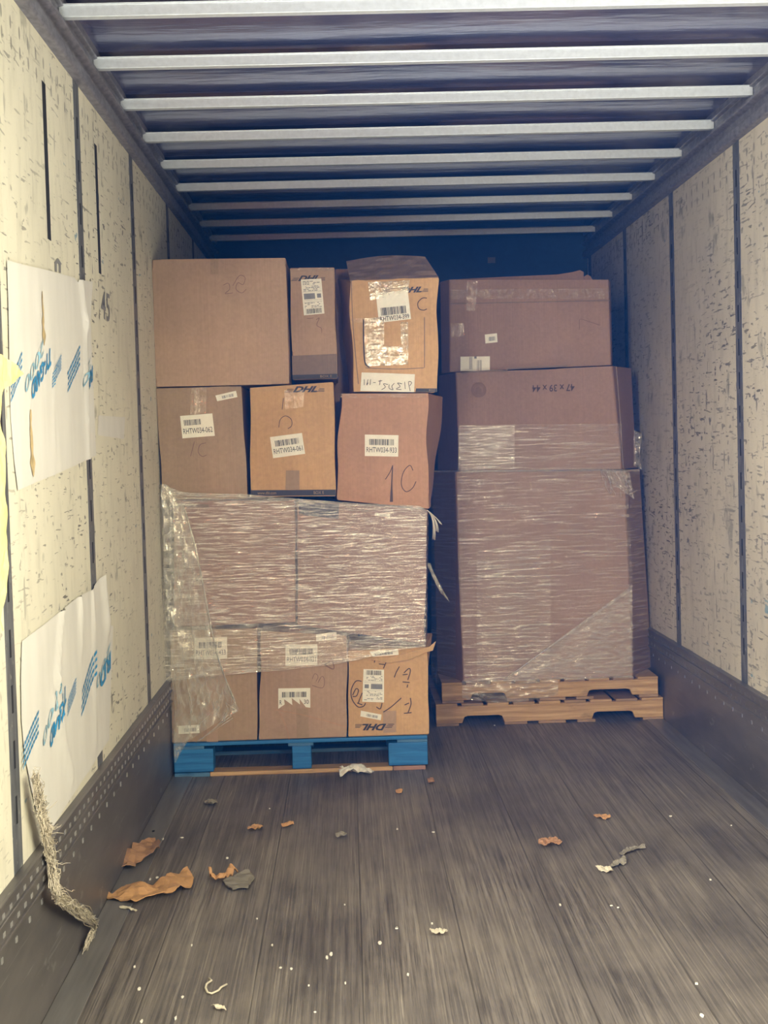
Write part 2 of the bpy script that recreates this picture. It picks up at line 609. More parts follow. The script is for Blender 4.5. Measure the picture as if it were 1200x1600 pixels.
for side, X, sg, mt in (('left', XL, -1, MAT['wl']), ('right', XR, 1, MAT['wr'])):
    xa, xb = sorted((X, X + sg * .02))
    mb = MB()
    edges = [Y0] + JY + [Y1]
    for i in range(len(edges) - 1):
        a = edges[i] + (.0505 if i else 0)
        b = edges[i + 1] - (.0505 if i < len(edges) - 2 else 0)
        slots = [s for s in ((4.352, 2.125, 2.585), (5.235, 2.13, 2.585)) if side == 'left' and a < s[0] < b]
        if slots:
            s, z0, z1 = slots[0]
            mb.box(xa, xb, a, s - .028, ZK, ZR)
            mb.box(xa, xb, s + .028, b, ZK, ZR)
            mb.box(xa, xb, s - .028, s + .028, ZK, z0)
            mb.box(xa, xb, s - .028, s + .028, z1, ZR)
        else:
            mb.box(xa, xb, a, b, ZK, ZR)
    w = struct('wall_' + side, mb, mt)
    mb = MB()
    ya, yb = sorted((X + sg * .022, X + sg * .06))
    mb.box(ya, yb, Y0, Y1, -.06, ZT + .03)
    mb.build('wall_backing', MAT['backing'], w)
    if side == 'left':
        for sy, z0, z1 in ((4.352, 2.125, 2.585), (5.235, 2.13, 2.585)):
            MB().box(X - .004, X - .0004, sy - .0275, sy + .0275, z0, z1).build('wall_slot', MAT['hole'], w)
    for j in JY:
        mb = MB()
        a, b = sorted((X - sg * .001, X + sg * .02))
        mb.box(a, b, j - .05, j + .05, ZK, ZR)
        p = mb.build('wall_post', MAT['post'], w, bevel=.003)
        mb = MB()
        z = ZK + .12
        while z < ZR - .1:
            a, b = sorted((X - sg * .0018, X + sg * .002))
            mb.box(a, b, j - .008, j + .008, z, z + .07)
            z += .14
        mb.build('post_slot', MAT['hole'], p)
    # kick plate, its slotted track, floor edge strip
    a, b = sorted((X - sg * .012, X + sg * .02))
    mb = MB().box(a, b, Y0, Y1, 0, ZK - .10)
    base = struct('baseboard_' + side, mb, MAT['kick'], bevel=.003)
    mb = MB()
    a, b = sorted((X - sg * .020, X + sg * .02))
    mb.box(a, b, Y0, Y1, ZK - .10, ZK)
    for zz in (ZK - .10, ZK - .052, ZK - .008):
        a, b = sorted((X - sg * .027, X - sg * .018))
        mb.box(a, b, Y0, Y1, zz, zz + .008)
    mb.build('slotted_track', MAT['kick'], base, bevel=.002)
    mb = MB()
    y = Y0 + .05
    while y < Y1:
        for zz in (ZK - .034, ZK - .078):
            a, b = sorted((X - sg * .0215, X - sg * .019))
            mb.box(a, b, y - .010, y + .010, zz - .006, zz + .006)
        y += .075
    mb.build('track_slots', MAT['rivet' if side == 'left' else 'kick'], base)
    mb = MB()
    y = Y0 + .05
    while y < Y1:
        a, b = sorted((X - sg * .0145, X - sg * .011))
        mb.box(a, b, y - .007, y + .007, ZK - .147, ZK - .133)
        y += .15
    mb.build('rivet_row', MAT['rivet' if side == 'left' else 'rail'], base)
    a, b = sorted((X - sg * .013, X - sg * .105))
    struct('trim_1' if side == 'left' else 'trim_2', MB().box(a, b, Y0, Y1, 0, .004), MAT['edge'], bevel=.0015)
    # top rail
    pr = [(X + sg * .02, ZR - .004), (X - sg * .030, ZR - .004), (X - sg * .034, ZR + .004), (X - sg * .034, ZR + .034), (X - sg * .008, ZR + .044),
          (X - sg * .008, ZR + .078), (X - sg * .036, ZR + .088), (X - sg * .036, ZR + .100), (X - sg * .012, ZR + .112),
          (X - sg * .012, ZR + .145), (X - sg * .030, ZR + .150), (X - sg * .030, ZT), (X + sg * .02, ZT)]
    struct('trim_3' if side == 'left' else 'trim_4', MB().prism(pr, 'y', Y0, Y1), MAT['rail'], bevel=.003)

hm = bpy.data.materials.new('shadow_lift_haze')  # blue volume added to turn the dark interior navy
hm.use_nodes = True
hn = hm.node_tree.nodes
hn.remove(hn['Principled BSDF'])
vs_ = hn.new('ShaderNodeVolumeScatter')
vs_.inputs['Color'].default_value = (.03, .22, .95, 1)
vs_.inputs['Density'].default_value = .021
vs_.inputs['Anisotropy'].default_value = 0
hm.node_tree.links.new(vs_.outputs[0], hn['Material Output'].inputs['Volume'])
hz = MB().box(XL + .03, XR - .03, Y0 + .2, Y1 - .01, .01, ZT - .08).build('haze', hm)
tag(hz, 'bluish haze added to lift the trailer shadows to navy', 'haze', None, 'stuff')

struct('wall_front', MB().box(XL - .06, XR + .06, Y1, Y1 + .05, -.06, ZT + .03), MAT['nose'])

bows = [5.187 + .6096 * k for k in range(-3, 8)]


def roof_pt(u, v):
    x = XL + .01 + u * (XR - XL - .02)
    y = Y0 + v * (Y1 - Y0)
    ph = ((y - bows[0]) / .6096) % 1.0
    mid = math.sin(math.pi * ph)
    a = .004 * ns(x * .9 + 3, y * 2.1) + .005 * mid * ns(x * 1.3, y * .8, 4) - .002 * mid
    near = math.exp(-((ph - .14) / .10) ** 2)
    a -= .030 * near * max(0, ns(x * 1.1 + 7, math.floor((y - bows[0]) / .6096) * 3.3) + .35)
    return Vector((x, y, ZT - .004 + a))


mb = MB().grid(roof_pt, 90, 340)
ceil = struct('ceiling', mb, MAT['roof'], smooth=True)
MB().box(XL - .06, XR + .06, Y0, Y1, ZT + .022, ZT + .05).build('roof_skin', MAT['backing'], ceil)
for i, y in enumerate(bows):
    pr = [(y - .030, ZT - .030), (y - .030, ZT - .033), (y - .020, ZT - .033), (y - .018, ZT - .068), (y + .018, ZT - .068),
          (y + .020, ZT - .033), (y + .030, ZT - .033), (y + .030, ZT - .030)]
    struct('trim_%d' % (i + 5), MB().prism(pr, 'x', XL + .014, XR - .014), MAT['bow'], bevel=.002)

# stencilled numbers on the left liner
wl = bpy.data.objects['wall_left']


def wallmap(q, off=.002):
    """px quad on the left wall (TL TR BR BL) -> point on that wall"""
    P = [atX(*p, XL) for p in q]
    R = [(p.y, p.z) for p in P]

    def fn(u, v):
        a = bil(R, u, v)
        return Vector((XL + off, a[0], a[1]))
    return fn


mb = MB()
put_text(mb, wallmap([(157, 452), (171, 460), (171, 504), (158, 497)]), '45', 0, 1, 0, 1, 0, .01)
mb.build('stencil_number', MAT['grey'], wl)
mb = MB()
fnw = wallmap([(83, 402), (96, 404), (96, 427), (84, 424)])
put_rect(mb, fnw, .1, .35, 0, .6)
put_rect(mb, fnw, .6, .85, 0, .6)
mb.add([fnw(0, .6), fnw(1, .6), fnw(.5, 1)], [(0, 1, 2)])
mb.build('stencil_mark', MAT['grey'], wl)
mb = MB()
put_rect(mb, wallmap([(153, 649), (195, 652), (193, 686), (152, 680)], .0015), 0, 1, 0, 1)
mb.build('tape_patch', MAT['sheet'], wl)
mb = MB()
put_rect(mb, (lambda u, v: atY(762 + 12 * u, 411 - 9 * v, Y1 - .003)), 0, 1, 0, 1)
mb.build('nose_sticker', MAT['grey'], bpy.data.objects['wall_front'])


# ------------------------------------------------------------------ cartons
class Carton:
    """a carton whose front stands on the plane y = Y + a*(x-x0) + b*(z-z0)"""

    def __init__(self, label, quad, Y, depth, mat, a=0., b=0., bulge=.01, wob=.004, edge=.006, back=None,
                 cat='box', group=None, chamfer=0, name='cardboard_box', n=16, floor_z=None):
        self.Y, self.a, self.b, self.bulge, self.wob = Y, a, b, bulge, wob
        self.x0 = self.z0 = 0
        c = atY(*quad[3], Y)
        self.x0, self.z0 = c.x, c.z
        P = [self.plane(*q) for q in quad]
        if floor_z is not None:
            for p in P[2:]:
                p.z = max(p.z, floor_z)
        self.P = P
        self.seed = P[0].x * 7 + P[0].z * 3
        self.xmin, self.xmax = min(p.x for p in P), max(p.x for p in P)
        self.zmin, self.zmax = min(p.z for p in P), max(p.z for p in P)
        base = Vector(((P[2].x + P[3].x) / 2, Y + depth / 2, min(P[2].z, P[3].z)))
        self.o = thing(name, base, label, cat, group)
        back = back or {}
        B = []
        for k, p in zip(('tl', 'tr', 'br', 'bl'), P):
            ox, oz = back.get(k, (0, 0))
            B.append(Vector((p.x + ox, p.y + depth, p.z + oz)))
        mb = MB()
        faces = [(P[3], P[2], P[1], P[0], 1), (B[2], B[3], B[0], B[1], 0), (B[3], P[3], P[0], B[0], 0),
                 (P[2], B[2], B[1], P[1], 0), (P[0], P[1], B[1], B[0], 0), (B[3], B[2], P[2], P[3], 0)]
        for q in faces:
            def fn(u, v, q=q):
                p = (q[0] * (1 - u) + q[1] * u) * (1 - v) + (q[3] * (1 - u) + q[2] * u) * v
                if q[4]:
                    p = p.copy()
                    p.y -= self.disp(p.x, p.z)
                e = Vector((ns(p.z * 5 + self.seed, p.y * 3) * wob * 1.6, 0, 0))
                return p + e
            mb.grid(fn, n, n)
        self.body = mb.build('body', mat, self.o, bevel=edge, smooth=False)
        self.mat = mat

    def plane(self, px, py):
        d = ray(px, py)
        t = (self.Y - self.a * self.x0 + self.b * (H - self.z0)) / (d.y - self.a * d.x - self.b * d.z)
        return Vector((d.x * t, d.y * t, H + d.z * t))

    def disp(self, x, z):
        u = min(1, max(0, (x - self.xmin) / (self.xmax - self.xmin)))
        v = min(1, max(0, (z - self.zmin) / (self.zmax - self.zmin)))
        w = min(1, 6 * min(u, 1 - u, v, 1 - v))
        return self.bulge * 16 * u * (1 - u) * v * (1 - v) * .8 + self.wob * w * ns(x * 5 + self.seed, z * 5)

    def F(self, px, py, off=.0018):
        p = self.plane(px, py)
        p.y -= self.disp(p.x, p.z) + off
        return p

    def map(self, q, off=.0018):
        return lambda u, v: self.F(*bil(q, u, v), off)

    def patch(self, name, q, mat, off=.0018, n=8, parent=None, rough=0.):
        f0 = self.map(q, off)

        def fn(u, v):
            p = f0(u, v)
            if rough:
                p.y -= abs(ns(u * 14 + q[0][0], v * 14)) * rough
            return p
        return MB().grid(fn, n, n).build(name, mat, parent or self.o)

    def stroke(self, name, polys, w, mat, off=.002):
        """pen strokes given as pixel polylines"""
        mb = MB()
        for pl in polys:
            pts = []
            for i in range(len(pl) - 1):       # Catmull-Rom smoothing
                p0, p1, p2, p3 = pl[max(i - 1, 0)], pl[i], pl[i + 1], pl[min(i + 2, len(pl) - 1)]
                for k in range(5):
                    s = k / 5
                    pts.append(tuple(.5 * (2 * p1[c] + (p2[c] - p0[c]) * s + (2 * p0[c] - 5 * p1[c] + 4 * p2[c] - p3[c]) * s * s
                                           + (3 * p1[c] - p0[c] - 3 * p2[c] + p3[c]) * s ** 3) for c in (0, 1)))
            pts.append(pl[-1])
            v, f = [], []
            for i, p in enumerate(pts):
                a, b = pts[max(i - 1, 0)], pts[min(i + 1, len(pts) - 1)]
                dx, dy = b[0] - a[0], b[1] - a[1]
                L = math.hypot(dx, dy) or 1
                nx, ny = -dy / L * w / 2, dx / L * w / 2
                v += [self.F(p[0] + nx, p[1] + ny, off), self.F(p[0] - nx, p[1] - ny, off)]
            f = [(2 * i, 2 * i + 1, 2 * i + 3, 2 * i + 2) for i in range(len(pts) - 1)]
            mb.add(v, f)
        return mb.build(name, mat, self.o)

    def code_label(self, q, code, seed, bars=(.13, .87, .52, .80), text=(.05, .95, .18, .42)):
        l = self.patch('barcode_label', q, MAT['paper'], .0022, 6)
        fn = self.map(q, .0030)
        mb = MB()
        put_bars(mb, fn, *bars, seed)
        mb.build('barcode', MAT['ink'], l)
        if code:
            mb = MB()
            put_text(mb, fn, code, *text)
            mb.build('code_text', MAT['ink'], l)
        return l

    def sticker(self, q, seed, off=.0022):
        l = self.patch('sticker', q, MAT['paper'], off, 4)
        fn = self.map(q, off + .0008)
        mb = MB()
        put_bars(mb, fn, .28, .85, .22, .68, seed, 14)
        mb.build('barcode', MAT['grey'], l)
        return l

    def ship_label(self, q, seed, flip=False):
        l = self.patch('shipping_label', q, MAT['paper'], .0022, 6)
        f0 = self.map(q, .0030)
        fn = (lambda u, v: f0(1 - u, 1 - v)) if flip else f0
        r = random.Random(seed)
        mb = MB()
        for v in (.94, .90, .86, .80, .76, .72, .68, .33, .29, .25, .21):
            u = .08
            while u < .8:
                w = r.uniform(.03, .16)
                if r.random() < .62:
                    put_rect(mb, fn, u, min(u + w, .92), v - .012, v + .008)
                u += w + .03
        for v in (.645, .405, .355):
            put_rect(mb, fn, .05, .95, v, v + .006)
        put_rect(mb, fn, .08, .62, .44, .60)
        put_rect(mb, fn, .72, .92, .46, .58)
        mb.build('label_print', MAT['grey'], l)
        mb = MB()
        put_bars(mb, fn, .12, .88, .03, .17, seed + 5, 24)
        mb.build('barcode', MAT['ink'], l)
        return l

    def logo(self, q, lines=(1, 1)):
        fn = self.map(q, .0020)
        mb = MB()
        put_text(mb, fn, 'DHL', .20, .82, .0, 1, .45, .045)
        for k in range(3):
            v = .08 + .22 * k
            if lines[0]:
                put_rect(mb, fn, 0 + .03 * k, .17 + .03 * k, v - .03, v + .06)
            if lines[1]:
                put_rect(mb, fn, .84 + .03 * k - .03, 1.0, v - .03, v + .06)
        return mb.build('printed_logo', MAT['logo'], self.o)

    def band(self, q, left=None, right=None):
        l = self.patch('printed_band', q, MAT['band'], .0020, 6)
        fn = self.map(q, .0028)
        for tx, rng in ((left, (.08, .30)), (right, (.74, .86) if left else (.62, .88))):
            if tx:
                mb = MB()
                put_text(mb, fn, tx, *rng, .25, .78)
                mb.build('band_text', MAT['bandtext'], l)
        return l


YF = 6.66
# bottom row on the blue pallet
A1 = Carton('brown cardboard box half under hanging film, bottom left on the blue pallet',
            [(266, 985), (402, 982), (402, 1162.5), (269, 1166)], YF, .55, MAT['kraft'], bulge=.010, floor_z=.1588)
A1.patch('packing_tape', [(323, 1060), (341, 1060), (341, 1159), (323, 1159)], MAT['kraft_p'], .0014, 4)
A1.code_label([(304, 997), (355, 995), (355, 1029), (304, 1030)], 'RHTW034-433', 1)
A1.sticker([(279, 1134), (311, 1132), (312, 1145), (279, 1147)], 2)

B1 = Carton('brown cardboard box with torn barcode label, middle of bottom row on the blue pallet',
            [(407, 986), (541, 993), (542, 1157), (405, 1161.5)], YF, .55, MAT['kraft_p'], bulge=.016, wob=.006, floor_z=.1588)
B1.code_label([(446, 1007), (496, 1006), (496, 1039), (446, 1040)], 'RHTW034-431', 3)
B1.sticker([(494, 991), (526, 987), (526, 999), (494, 1002)], 4)
# the torn lower label: its bottom edge is ripped into points
tl = [(435, 1075), (485, 1074), (485, 1105), (478, 1104), (468, 1091), (469, 1100), (456, 1090), (457, 1101), (444, 1092), (445, 1100), (435, 1107)]
mb = MB()
mb.add([B1.F(*p, .0034) for p in tl], [tuple(range(len(tl)))])
l = mb.build('torn_label', MAT['paper'], B1.o)
fn = B1.map([(435, 1075), (485, 1074), (485, 1105), (435, 1107)], .0044)
mb = MB()
put_bars(mb, fn, .12, .88, .55, .82, 9)
mb.build('barcode', MAT['ink'], l)
mb = MB()
put_text(mb, fn, '30', .80, .95, .20, .42)
mb.build('code_text', MAT['ink'], l)
mb = MB()
put_text(mb, fn, 'R', .04, .11, .20, .42)
mb.build('code_text', MAT['ink'], l)
B1.patch('packing_tape', [(463, 1106), (482, 1106), (483, 1153), (464, 1153)], MAT['kraft'], .0016, 4)
B1.stroke('marker_writing', [[(488, 1060), (492, 1052), (497, 1056), (494, 1064)], [(497, 1066), (503, 1056), (507, 1062), (504, 1074), (488, 1070)]], 1.0, MAT['marker_l'])
B1.stroke('printed_triangle', [[(507, 1038), (519, 1033), (521, 1045), (507, 1038)]], 2.0, MAT['marker_l'])
B1.stroke('crease', [[(428, 1108), (480, 1118), (542, 1136)], [(437, 1112), (448, 1138), (452, 1156)]], 1.0, MAT['kraft_r'])

C1 = Carton('golden box with upside-down logo and marker writing, bottom right on the blue pallet',
            [(545, 1017), (668, 1011), (670, 1149), (544, 1153)], YF, .5, MAT['kraft_g'], bulge=.012, wob=.005, floor_z=.1588,
            back={'tr': (.05, .0), 'br': (.0, 0)})
C1.logo([(616, 1141), (555, 1141), (555, 1131), (616, 1130)])
C1.ship_label([(568, 1045), (600, 1046), (600, 1097), (566, 1096)], 5, True)
C1.sticker([(564, 1110), (596, 1116), (595, 1125), (563, 1119)], 6)
C1.code_label([(577, 1018), (622, 1014), (623, 1023), (583, 1026)], None, 7, bars=(.1, .8, .2, .6))
C1.stroke('marker_writing', [
    [(565, 1064), (556, 1064), (549, 1077), (550, 1092), (559, 1104), (568, 1103), (571, 1098)]], 1.6, MAT['marker'])
C1.stroke('marker_writing', [
    [(551, 1086), (556, 1076), (560, 1078), (557, 1087), (551, 1088)],
    [(566, 1082), (562, 1092), (560, 1098)], [(558, 1098), (566, 1101)]], 1.6, MAT['marker'])
C1.stroke('marker_writing', [
    [(597, 1098), (594, 1107), (588, 1104)], [(627, 1090), (611, 1104), (599, 1112)]], 1.6, MAT['marker'])
C1.stroke('marker_writing', [
    [(641, 1090), (642, 1100), (637, 1114)], [(631, 1114), (643, 1113)], [(632, 1101), (639, 1098)]], 1.6, MAT['marker'])
C1.stroke('marker_writing', [
    [(631, 1051), (639, 1044), (641, 1049), (637, 1062)], [(629, 1054), (637, 1053)], [(629, 1065), (640, 1066)], [(637, 1069), (636, 1074)],
    [(624, 1041), (619, 1050), (616, 1058)]], 1.6, MAT['marker'])
C1.stroke('marker_writing', [[(592, 1033), (600, 1028), (604, 1031), (599, 1044)], [(592, 1037), (601, 1038)],
    [(581, 1031), (585, 1030), (585, 1035)]], 1.6, MAT['marker'])
C1.patch('packing_tape', [(598, 1110), (619, 1110), (619, 1144), (599, 1145)], MAT['kraft_p'], .0013, 4)
# the top flap that was pushed open towards the aisle
mb = MB()
fp = [C1.F(*p, .012) for p in ((574, 1029), (610, 1026), (640, 1018), (662, 1012), (671, 1010), (681, 1001), (676, 1016), (664, 1019), (640, 1030), (606, 1035))]
fp2 = [p + Vector((0, .006, 0)) for p in fp]
nfl = len(fp)
mb.add(fp + fp2, [tuple(range(nfl)), tuple(range(2 * nfl - 1, nfl - 1, -1))] + [(i, (i + 1) % nfl, nfl + (i + 1) % nfl, nfl + i) for i in range(nfl)])
mb.build('crushed_flap', MAT['kraft_g'], C1.o)

# wrapped row
MAT['kraft_w'] = cardboard('kraft_dark_reddish', (.30, .185, .14))
A2 = Carton('reddish brown box behind stretch film, left of the centre seam of the left pallet',
            [(272, 782), (461.5, 783), (461, 972), (272, 979)], YF, .6, MAT['kraft_w'], bulge=.008)
A2.patch('dark_strip', [(274, 787), (326, 788), (326, 793), (274, 792)], MAT['kraft_d'], .0016, 4)  # darker strip along the top edge of the front
B2 = Carton('reddish brown box behind stretch film, right of the centre seam of the left pallet',
            [(465, 783), (668, 796), (662, 1006), (465, 976)], YF, .6, MAT['kraft_w'], bulge=.006)
B2.patch('gap_shade', [(467, 784), (530, 788), (529, 811), (467, 804)], MAT['logo'], .0016, 4)  # dark patch painted in for the shaded gap above this box
B2.sticker([(586, 801), (609, 803), (609, 808), (586, 806)], 8)

# third row
A3 = Carton('matt brown box with small top sticker and code label, left end above the wrapped boxes',
            [(244, 606.5), (377, 603), (387, 779), (254, 781)], YF, .6, MAT['kraft'], bulge=.012)
A3.code_label([(281.7, 650), (332, 646), (336, 681), (285.5, 685)], 'RHTW034-062', 11, bars=(.1, .62, .55, .8))
A3.sticker([(336.7, 618), (368.8, 610.5), (371, 620.5), (339.6, 627)], 12)
A3.patch('clear_tape', [(299, 606), (323, 605), (322, 645), (297, 648)], MAT['tape'], .004, 14, rough=.003)
A3.stroke('marker_writing', [[(304, 690), (301, 702), (298, 713)], [(322, 692), (313, 695), (310, 706), (316, 713), (323, 711)]], 1.2, MAT['marker_l'])

B3 = Carton('golden box with black bottom band and logo, middle of the row above the wrapped boxes',
            [(391, 606), (521, 597), (525, 775), (392, 776)], YF, .6, MAT['kraft_g'], bulge=.022, wob=.006)
B3.logo([(445, 604), (507, 603), (507, 612.5), (445, 613.5)])
B3.code_label([(422, 683), (472, 676.5), (477, 709), (427, 716)], 'RHTW034-061', 13)
B3.band([(391.5, 766), (524.5, 765), (525, 774), (392, 775)], 'www.dhl.com', 'BOX E')
B3.patch('clear_tape', [(444, 610), (476, 609), (474, 636), (446, 640)], MAT['tape'], .004, 14, rough=.003)
B3.patch('packing_tape', [(447, 735), (468, 735), (468, 765), (446, 765)], MAT['kraft'], .0014, 4)
B3.stroke('marker_writing', [[(436, 668), (438, 656), (446, 650), (455, 655), (456, 665), (450, 670)], [(441, 640), (443, 622)]], 1.0, MAT['marker'])

C3 = Carton('reddish box with code label and large marker letters, right end above the wrapped boxes',
            [(531.5, 615), (666, 614.5), (671, 795), (527, 781)], YF, .5, MAT['kraft_r'], bulge=.014, wob=.010,
            back={'tr': (.11, 0), 'br': (.03, 0)})
C3.code_label([(570, 679), (622.5, 680), (622, 713.5), (570, 712.5)], 'RHTW034-933', 14)
C3.stroke('marker_writing', [[(602, 749), (609, 738), (613.5, 727)], [(650, 752), (644, 763), (634, 768), (627, 757), (630, 738), (640, 727), (645, 735)]], 1.2, MAT['marker'])
mb = MB()
mb.add([C3.F(*p, .0022) for p in ((612.5, 727), (614, 727), (613, 755), (614, 784), (609, 784), (611, 755))], [(0, 1, 2, 3, 4, 5)])
mb.build('marker_bar', MAT['marker'], C3.o)
C3.patch('clear_tape', [(532, 615), (665, 614.5), (665, 621), (532, 622)], MAT['tape'], .0035, 20, rough=.004)

# top row
A4 = Carton('largest plain brown box, top left corner of the left stack beside the wall',
            [(238, 405.5), (447, 403), (451.5, 600), (243.5, 604.5)], YF, .5, MAT['kraft_p'], bulge=.010)
A4.patch('packing_tape', [(329, 404.5), (341, 404.5), (341, 429), (329, 429)], MAT['kraft'], .0014, 4)
A4.stroke('marker_writing', [[(349, 446), (357, 443), (359, 452), (352, 459), (364, 458)], [(364, 447), (374, 431), (383, 434), (380, 445), (372, 442), (369, 452), (378, 458), (385, 452)]], 1.0, MAT['marker_l'])

B4 = Carton('narrow box with shipping label, set back between largest plain box and glossy taped box',
            [(452.5, 418.5), (522, 418), (527, 592), (457, 594)], YF + .12, .5, MAT['kraft_p'], bulge=.006)
B4.logo([(455, 431), (508, 430), (508, 438.5), (455, 439.5)])
B4.ship_label([(470, 437), (502, 435.5), (507, 490), (475, 493)], 15)
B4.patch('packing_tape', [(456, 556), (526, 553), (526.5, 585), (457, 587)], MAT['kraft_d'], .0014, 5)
B4.band([(457, 586), (527, 584), (527, 591), (457, 593)], None, 'BOX E')
B4.patch('clear_tape', [(453, 419), (521, 418.5), (521, 424), (453, 425)], MAT['tape'], .0035, 20, rough=.004)
B4.stroke('marker_writing', [[(480, 498), (490, 497)], [(494, 500), (499, 497), (495, 508), (502, 513), (503, 520)]], 1.0, MAT['marker_l'])

C4 = Carton('glossy taped golden box with crumpled label, topmost at right of the left stack',
            [(547, 438), (685, 432.5), (683, 613), (553, 612)], YF, .5, MAT['kraft_g'], bulge=.026, wob=.010, edge=.012,
            back={'tl': (-.055, .07), 'tr': (-.02, .08), 'bl': (-.02, 0)})
mb = MB()
tq = [(541, 408), (664, 401), (685, 432.5), (547, 438)]


def flap(u, v):
    px, py = bil(tq, u, v)
    py -= 5 * math.sin(math.pi * u) * v
    s = v * .10
    p = atY(px, py, YF - .004 + s)
    p.y += .008 * ns(u * 6, v * 5)
    return p


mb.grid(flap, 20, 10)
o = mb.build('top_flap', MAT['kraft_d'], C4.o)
sd = o.modifiers.new('thick', 'SOLIDIFY')
sd.thickness = .005
sd.offset = -1
C4.logo([(614, 449.5), (669, 447.5), (669, 456.5), (614, 458.5)], (0, 1))
cl = [(587, 458), (629, 454), (638, 459), (642, 499), (592, 505)]
lq = [(587, 458), (637, 454), (642, 499), (592, 505)]
mb = MB()
mb.grid(lambda u, v: C4.F(*bil(lq, u, v), .0035 + .003 * abs(ns(u * 5, v * 5))), 10, 10)
l = mb.build('barcode_label', MAT['paper'], C4.o)
fn = C4.map(lq, .008)
mb = MB()
put_bars(mb, fn, .10, .88, .22, .48, 16)
mb.build('barcode', MAT['ink'], l)
mb = MB()
put_text(mb, fn, 'RHTW034-399', .05, .95, .03, .19)
mb.build('code_text', MAT['ink'], l)
mb = MB()
for q in ([(568, 498), (600, 496), (600, 541), (569, 545)], [(626, 504), (637, 504), (638, 541), (626, 541)],
          [(569, 545), (600, 541), (638, 540), (637, 572), (573, 575)][:0] or [(569, 543), (638, 541), (637, 570), (572, 573)]):
    mb.grid(lambda u, v, q=q: C4.F(*bil(q, u, v), .005 + .004 * abs(ns(u * 9 + q[0][0], v * 9))), 16, 16)
mb.build('shiny_tape', MAT['tape_s'], C4.o)
C4.patch('clear_tape', [(575, 441), (640, 438), (638, 456), (578, 470)], MAT['tape_s'], .0034, 12, rough=.004)
C4.patch('edge_tape', [(548, 498), (571, 497), (571, 504), (548, 505)], MAT['tape'], .0034, 10, rough=.002)
wq = [(565, 582), (648, 585), (647, 613), (563, 611)]
l = C4.patch('paper_slip', wq, MAT['paper'], .006, 8, rough=.003)
strokes = [[(640, 603), (643, 598), (638, 597), (640, 608), (641, 611)], [(632, 597), (633, 608)], [(628, 600), (621, 599), (625, 604), (619, 608), (627, 609)],
           [(616, 599), (612, 604), (614, 609), (608, 607), (608, 601)], [(606, 601), (599, 600), (602, 605), (596, 609)],
           [(594, 594), (593, 602)], [(597, 595), (591, 596)], [(587, 598), (583, 598)], [(579, 593), (578, 602)], [(575, 593), (573, 602), (575, 598)], [(569, 593), (569, 602)]]
s = C4.stroke('handwriting', strokes, .85, MAT['ink'], .0112)
C4.stroke('marker_letter', [[(667, 466), (660, 466), (653, 473), (654, 482), (661, 485), (667, 483)]], 1.4, MAT['marker'])
C4.band([(650, 607), (683, 607), (683, 612.5), (649, 612.5)], None, 'BOX E')
C4.stroke('slit', [[(568, 500), (568, 530), (570, 566), (577, 574)]], 1.8, MAT['band'], .0105)
C4.stroke('tape_edge', [[(663, 496), (663, 575)], [(571, 575), (620, 577), (662, 575)], [(549, 437), (551, 500), (556, 560), (560, 600)]], 1.2, MAT['kraft_d'])

# a box of the next pallet seen through the gap
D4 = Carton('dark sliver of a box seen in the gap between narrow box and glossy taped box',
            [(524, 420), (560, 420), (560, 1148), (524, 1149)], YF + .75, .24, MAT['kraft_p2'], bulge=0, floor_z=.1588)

# ------------------------------------------------------------------ right stack
YR = 7.7


class Gaylord:
    """tall bulk carton with cut-off front corners; outline given per height as (outer left, front left, front right, outer right)"""

    def __init__(self, label, top, bot, Y, depth, mat, cut=.30, side=None, rows=16, name='bulk_box', jag=0., floor_z=None):
        P = {}
        for k, row in (('t', top), ('b', bot)):
            ol, fl, fr, orr = row
            P[k] = [atY(*ol, Y + cut), atY(*fl, Y), atY(*fr, Y), atY(*orr, Y + cut)]
        for k in 'tb':
            P[k][0].z, P[k][3].z = P[k][1].z, P[k][2].z
        bb = P['b']
        if floor_z is not None:
            for p in bb:
                p.z = floor_z
        self.Y = Y
        base = Vector(((bb[0].x + bb[3].x) / 2, Y + depth / 2, min(p.z for p in bb)))
        self.o = thing(name, base, label, 'box')
        # ring of 6 corners, front to back
        ring = {k: [P[k][0], P[k][1], P[k][2], P[k][3], P[k][3] + Vector((0, depth - cut, 0)), P[k][0] + Vector((0, depth - cut, 0))] for k in 'tb'}
        mb = MB()
        N = 10
        for i in range(6):
            j = (i + 1) % 6
            a, b, c, d = ring['b'][i], ring['b'][j], ring['t'][j], ring['t'][i]

            def fn(u, v, a=a, b=b, c=c, d=d, i=i):
                p = (a * (1 - u) + b * u) * (1 - v) + (d * (1 - u) + c * u) * v
                if i == 1:
                    p = p.copy()
                    p.y -= self.disp(u, v)
                    if jag and v == 1:
                        p.z -= jag * abs(ns(u * 9, 3))
                return p
            mb.grid(fn, N if i == 1 else 3, rows)
        for k in 'tb':
            mb.add(ring[k], [tuple(range(6))])
        self.body = mb.build('body', mat, self.o, bevel=.008)

    def disp(self, u, v):
        return .012 * math.sin(math.pi * u) * math.sin(math.pi * v)

    plane = None

    def F(self, px, py, off=.0018):
        p = atY(px, py, self.Y)
        p.y -= .013 + off
        return p

    map = Carton.map
    patch = Carton.patch
    stroke = Carton.stroke
    sticker = Carton.sticker
    code_label = Carton.code_label


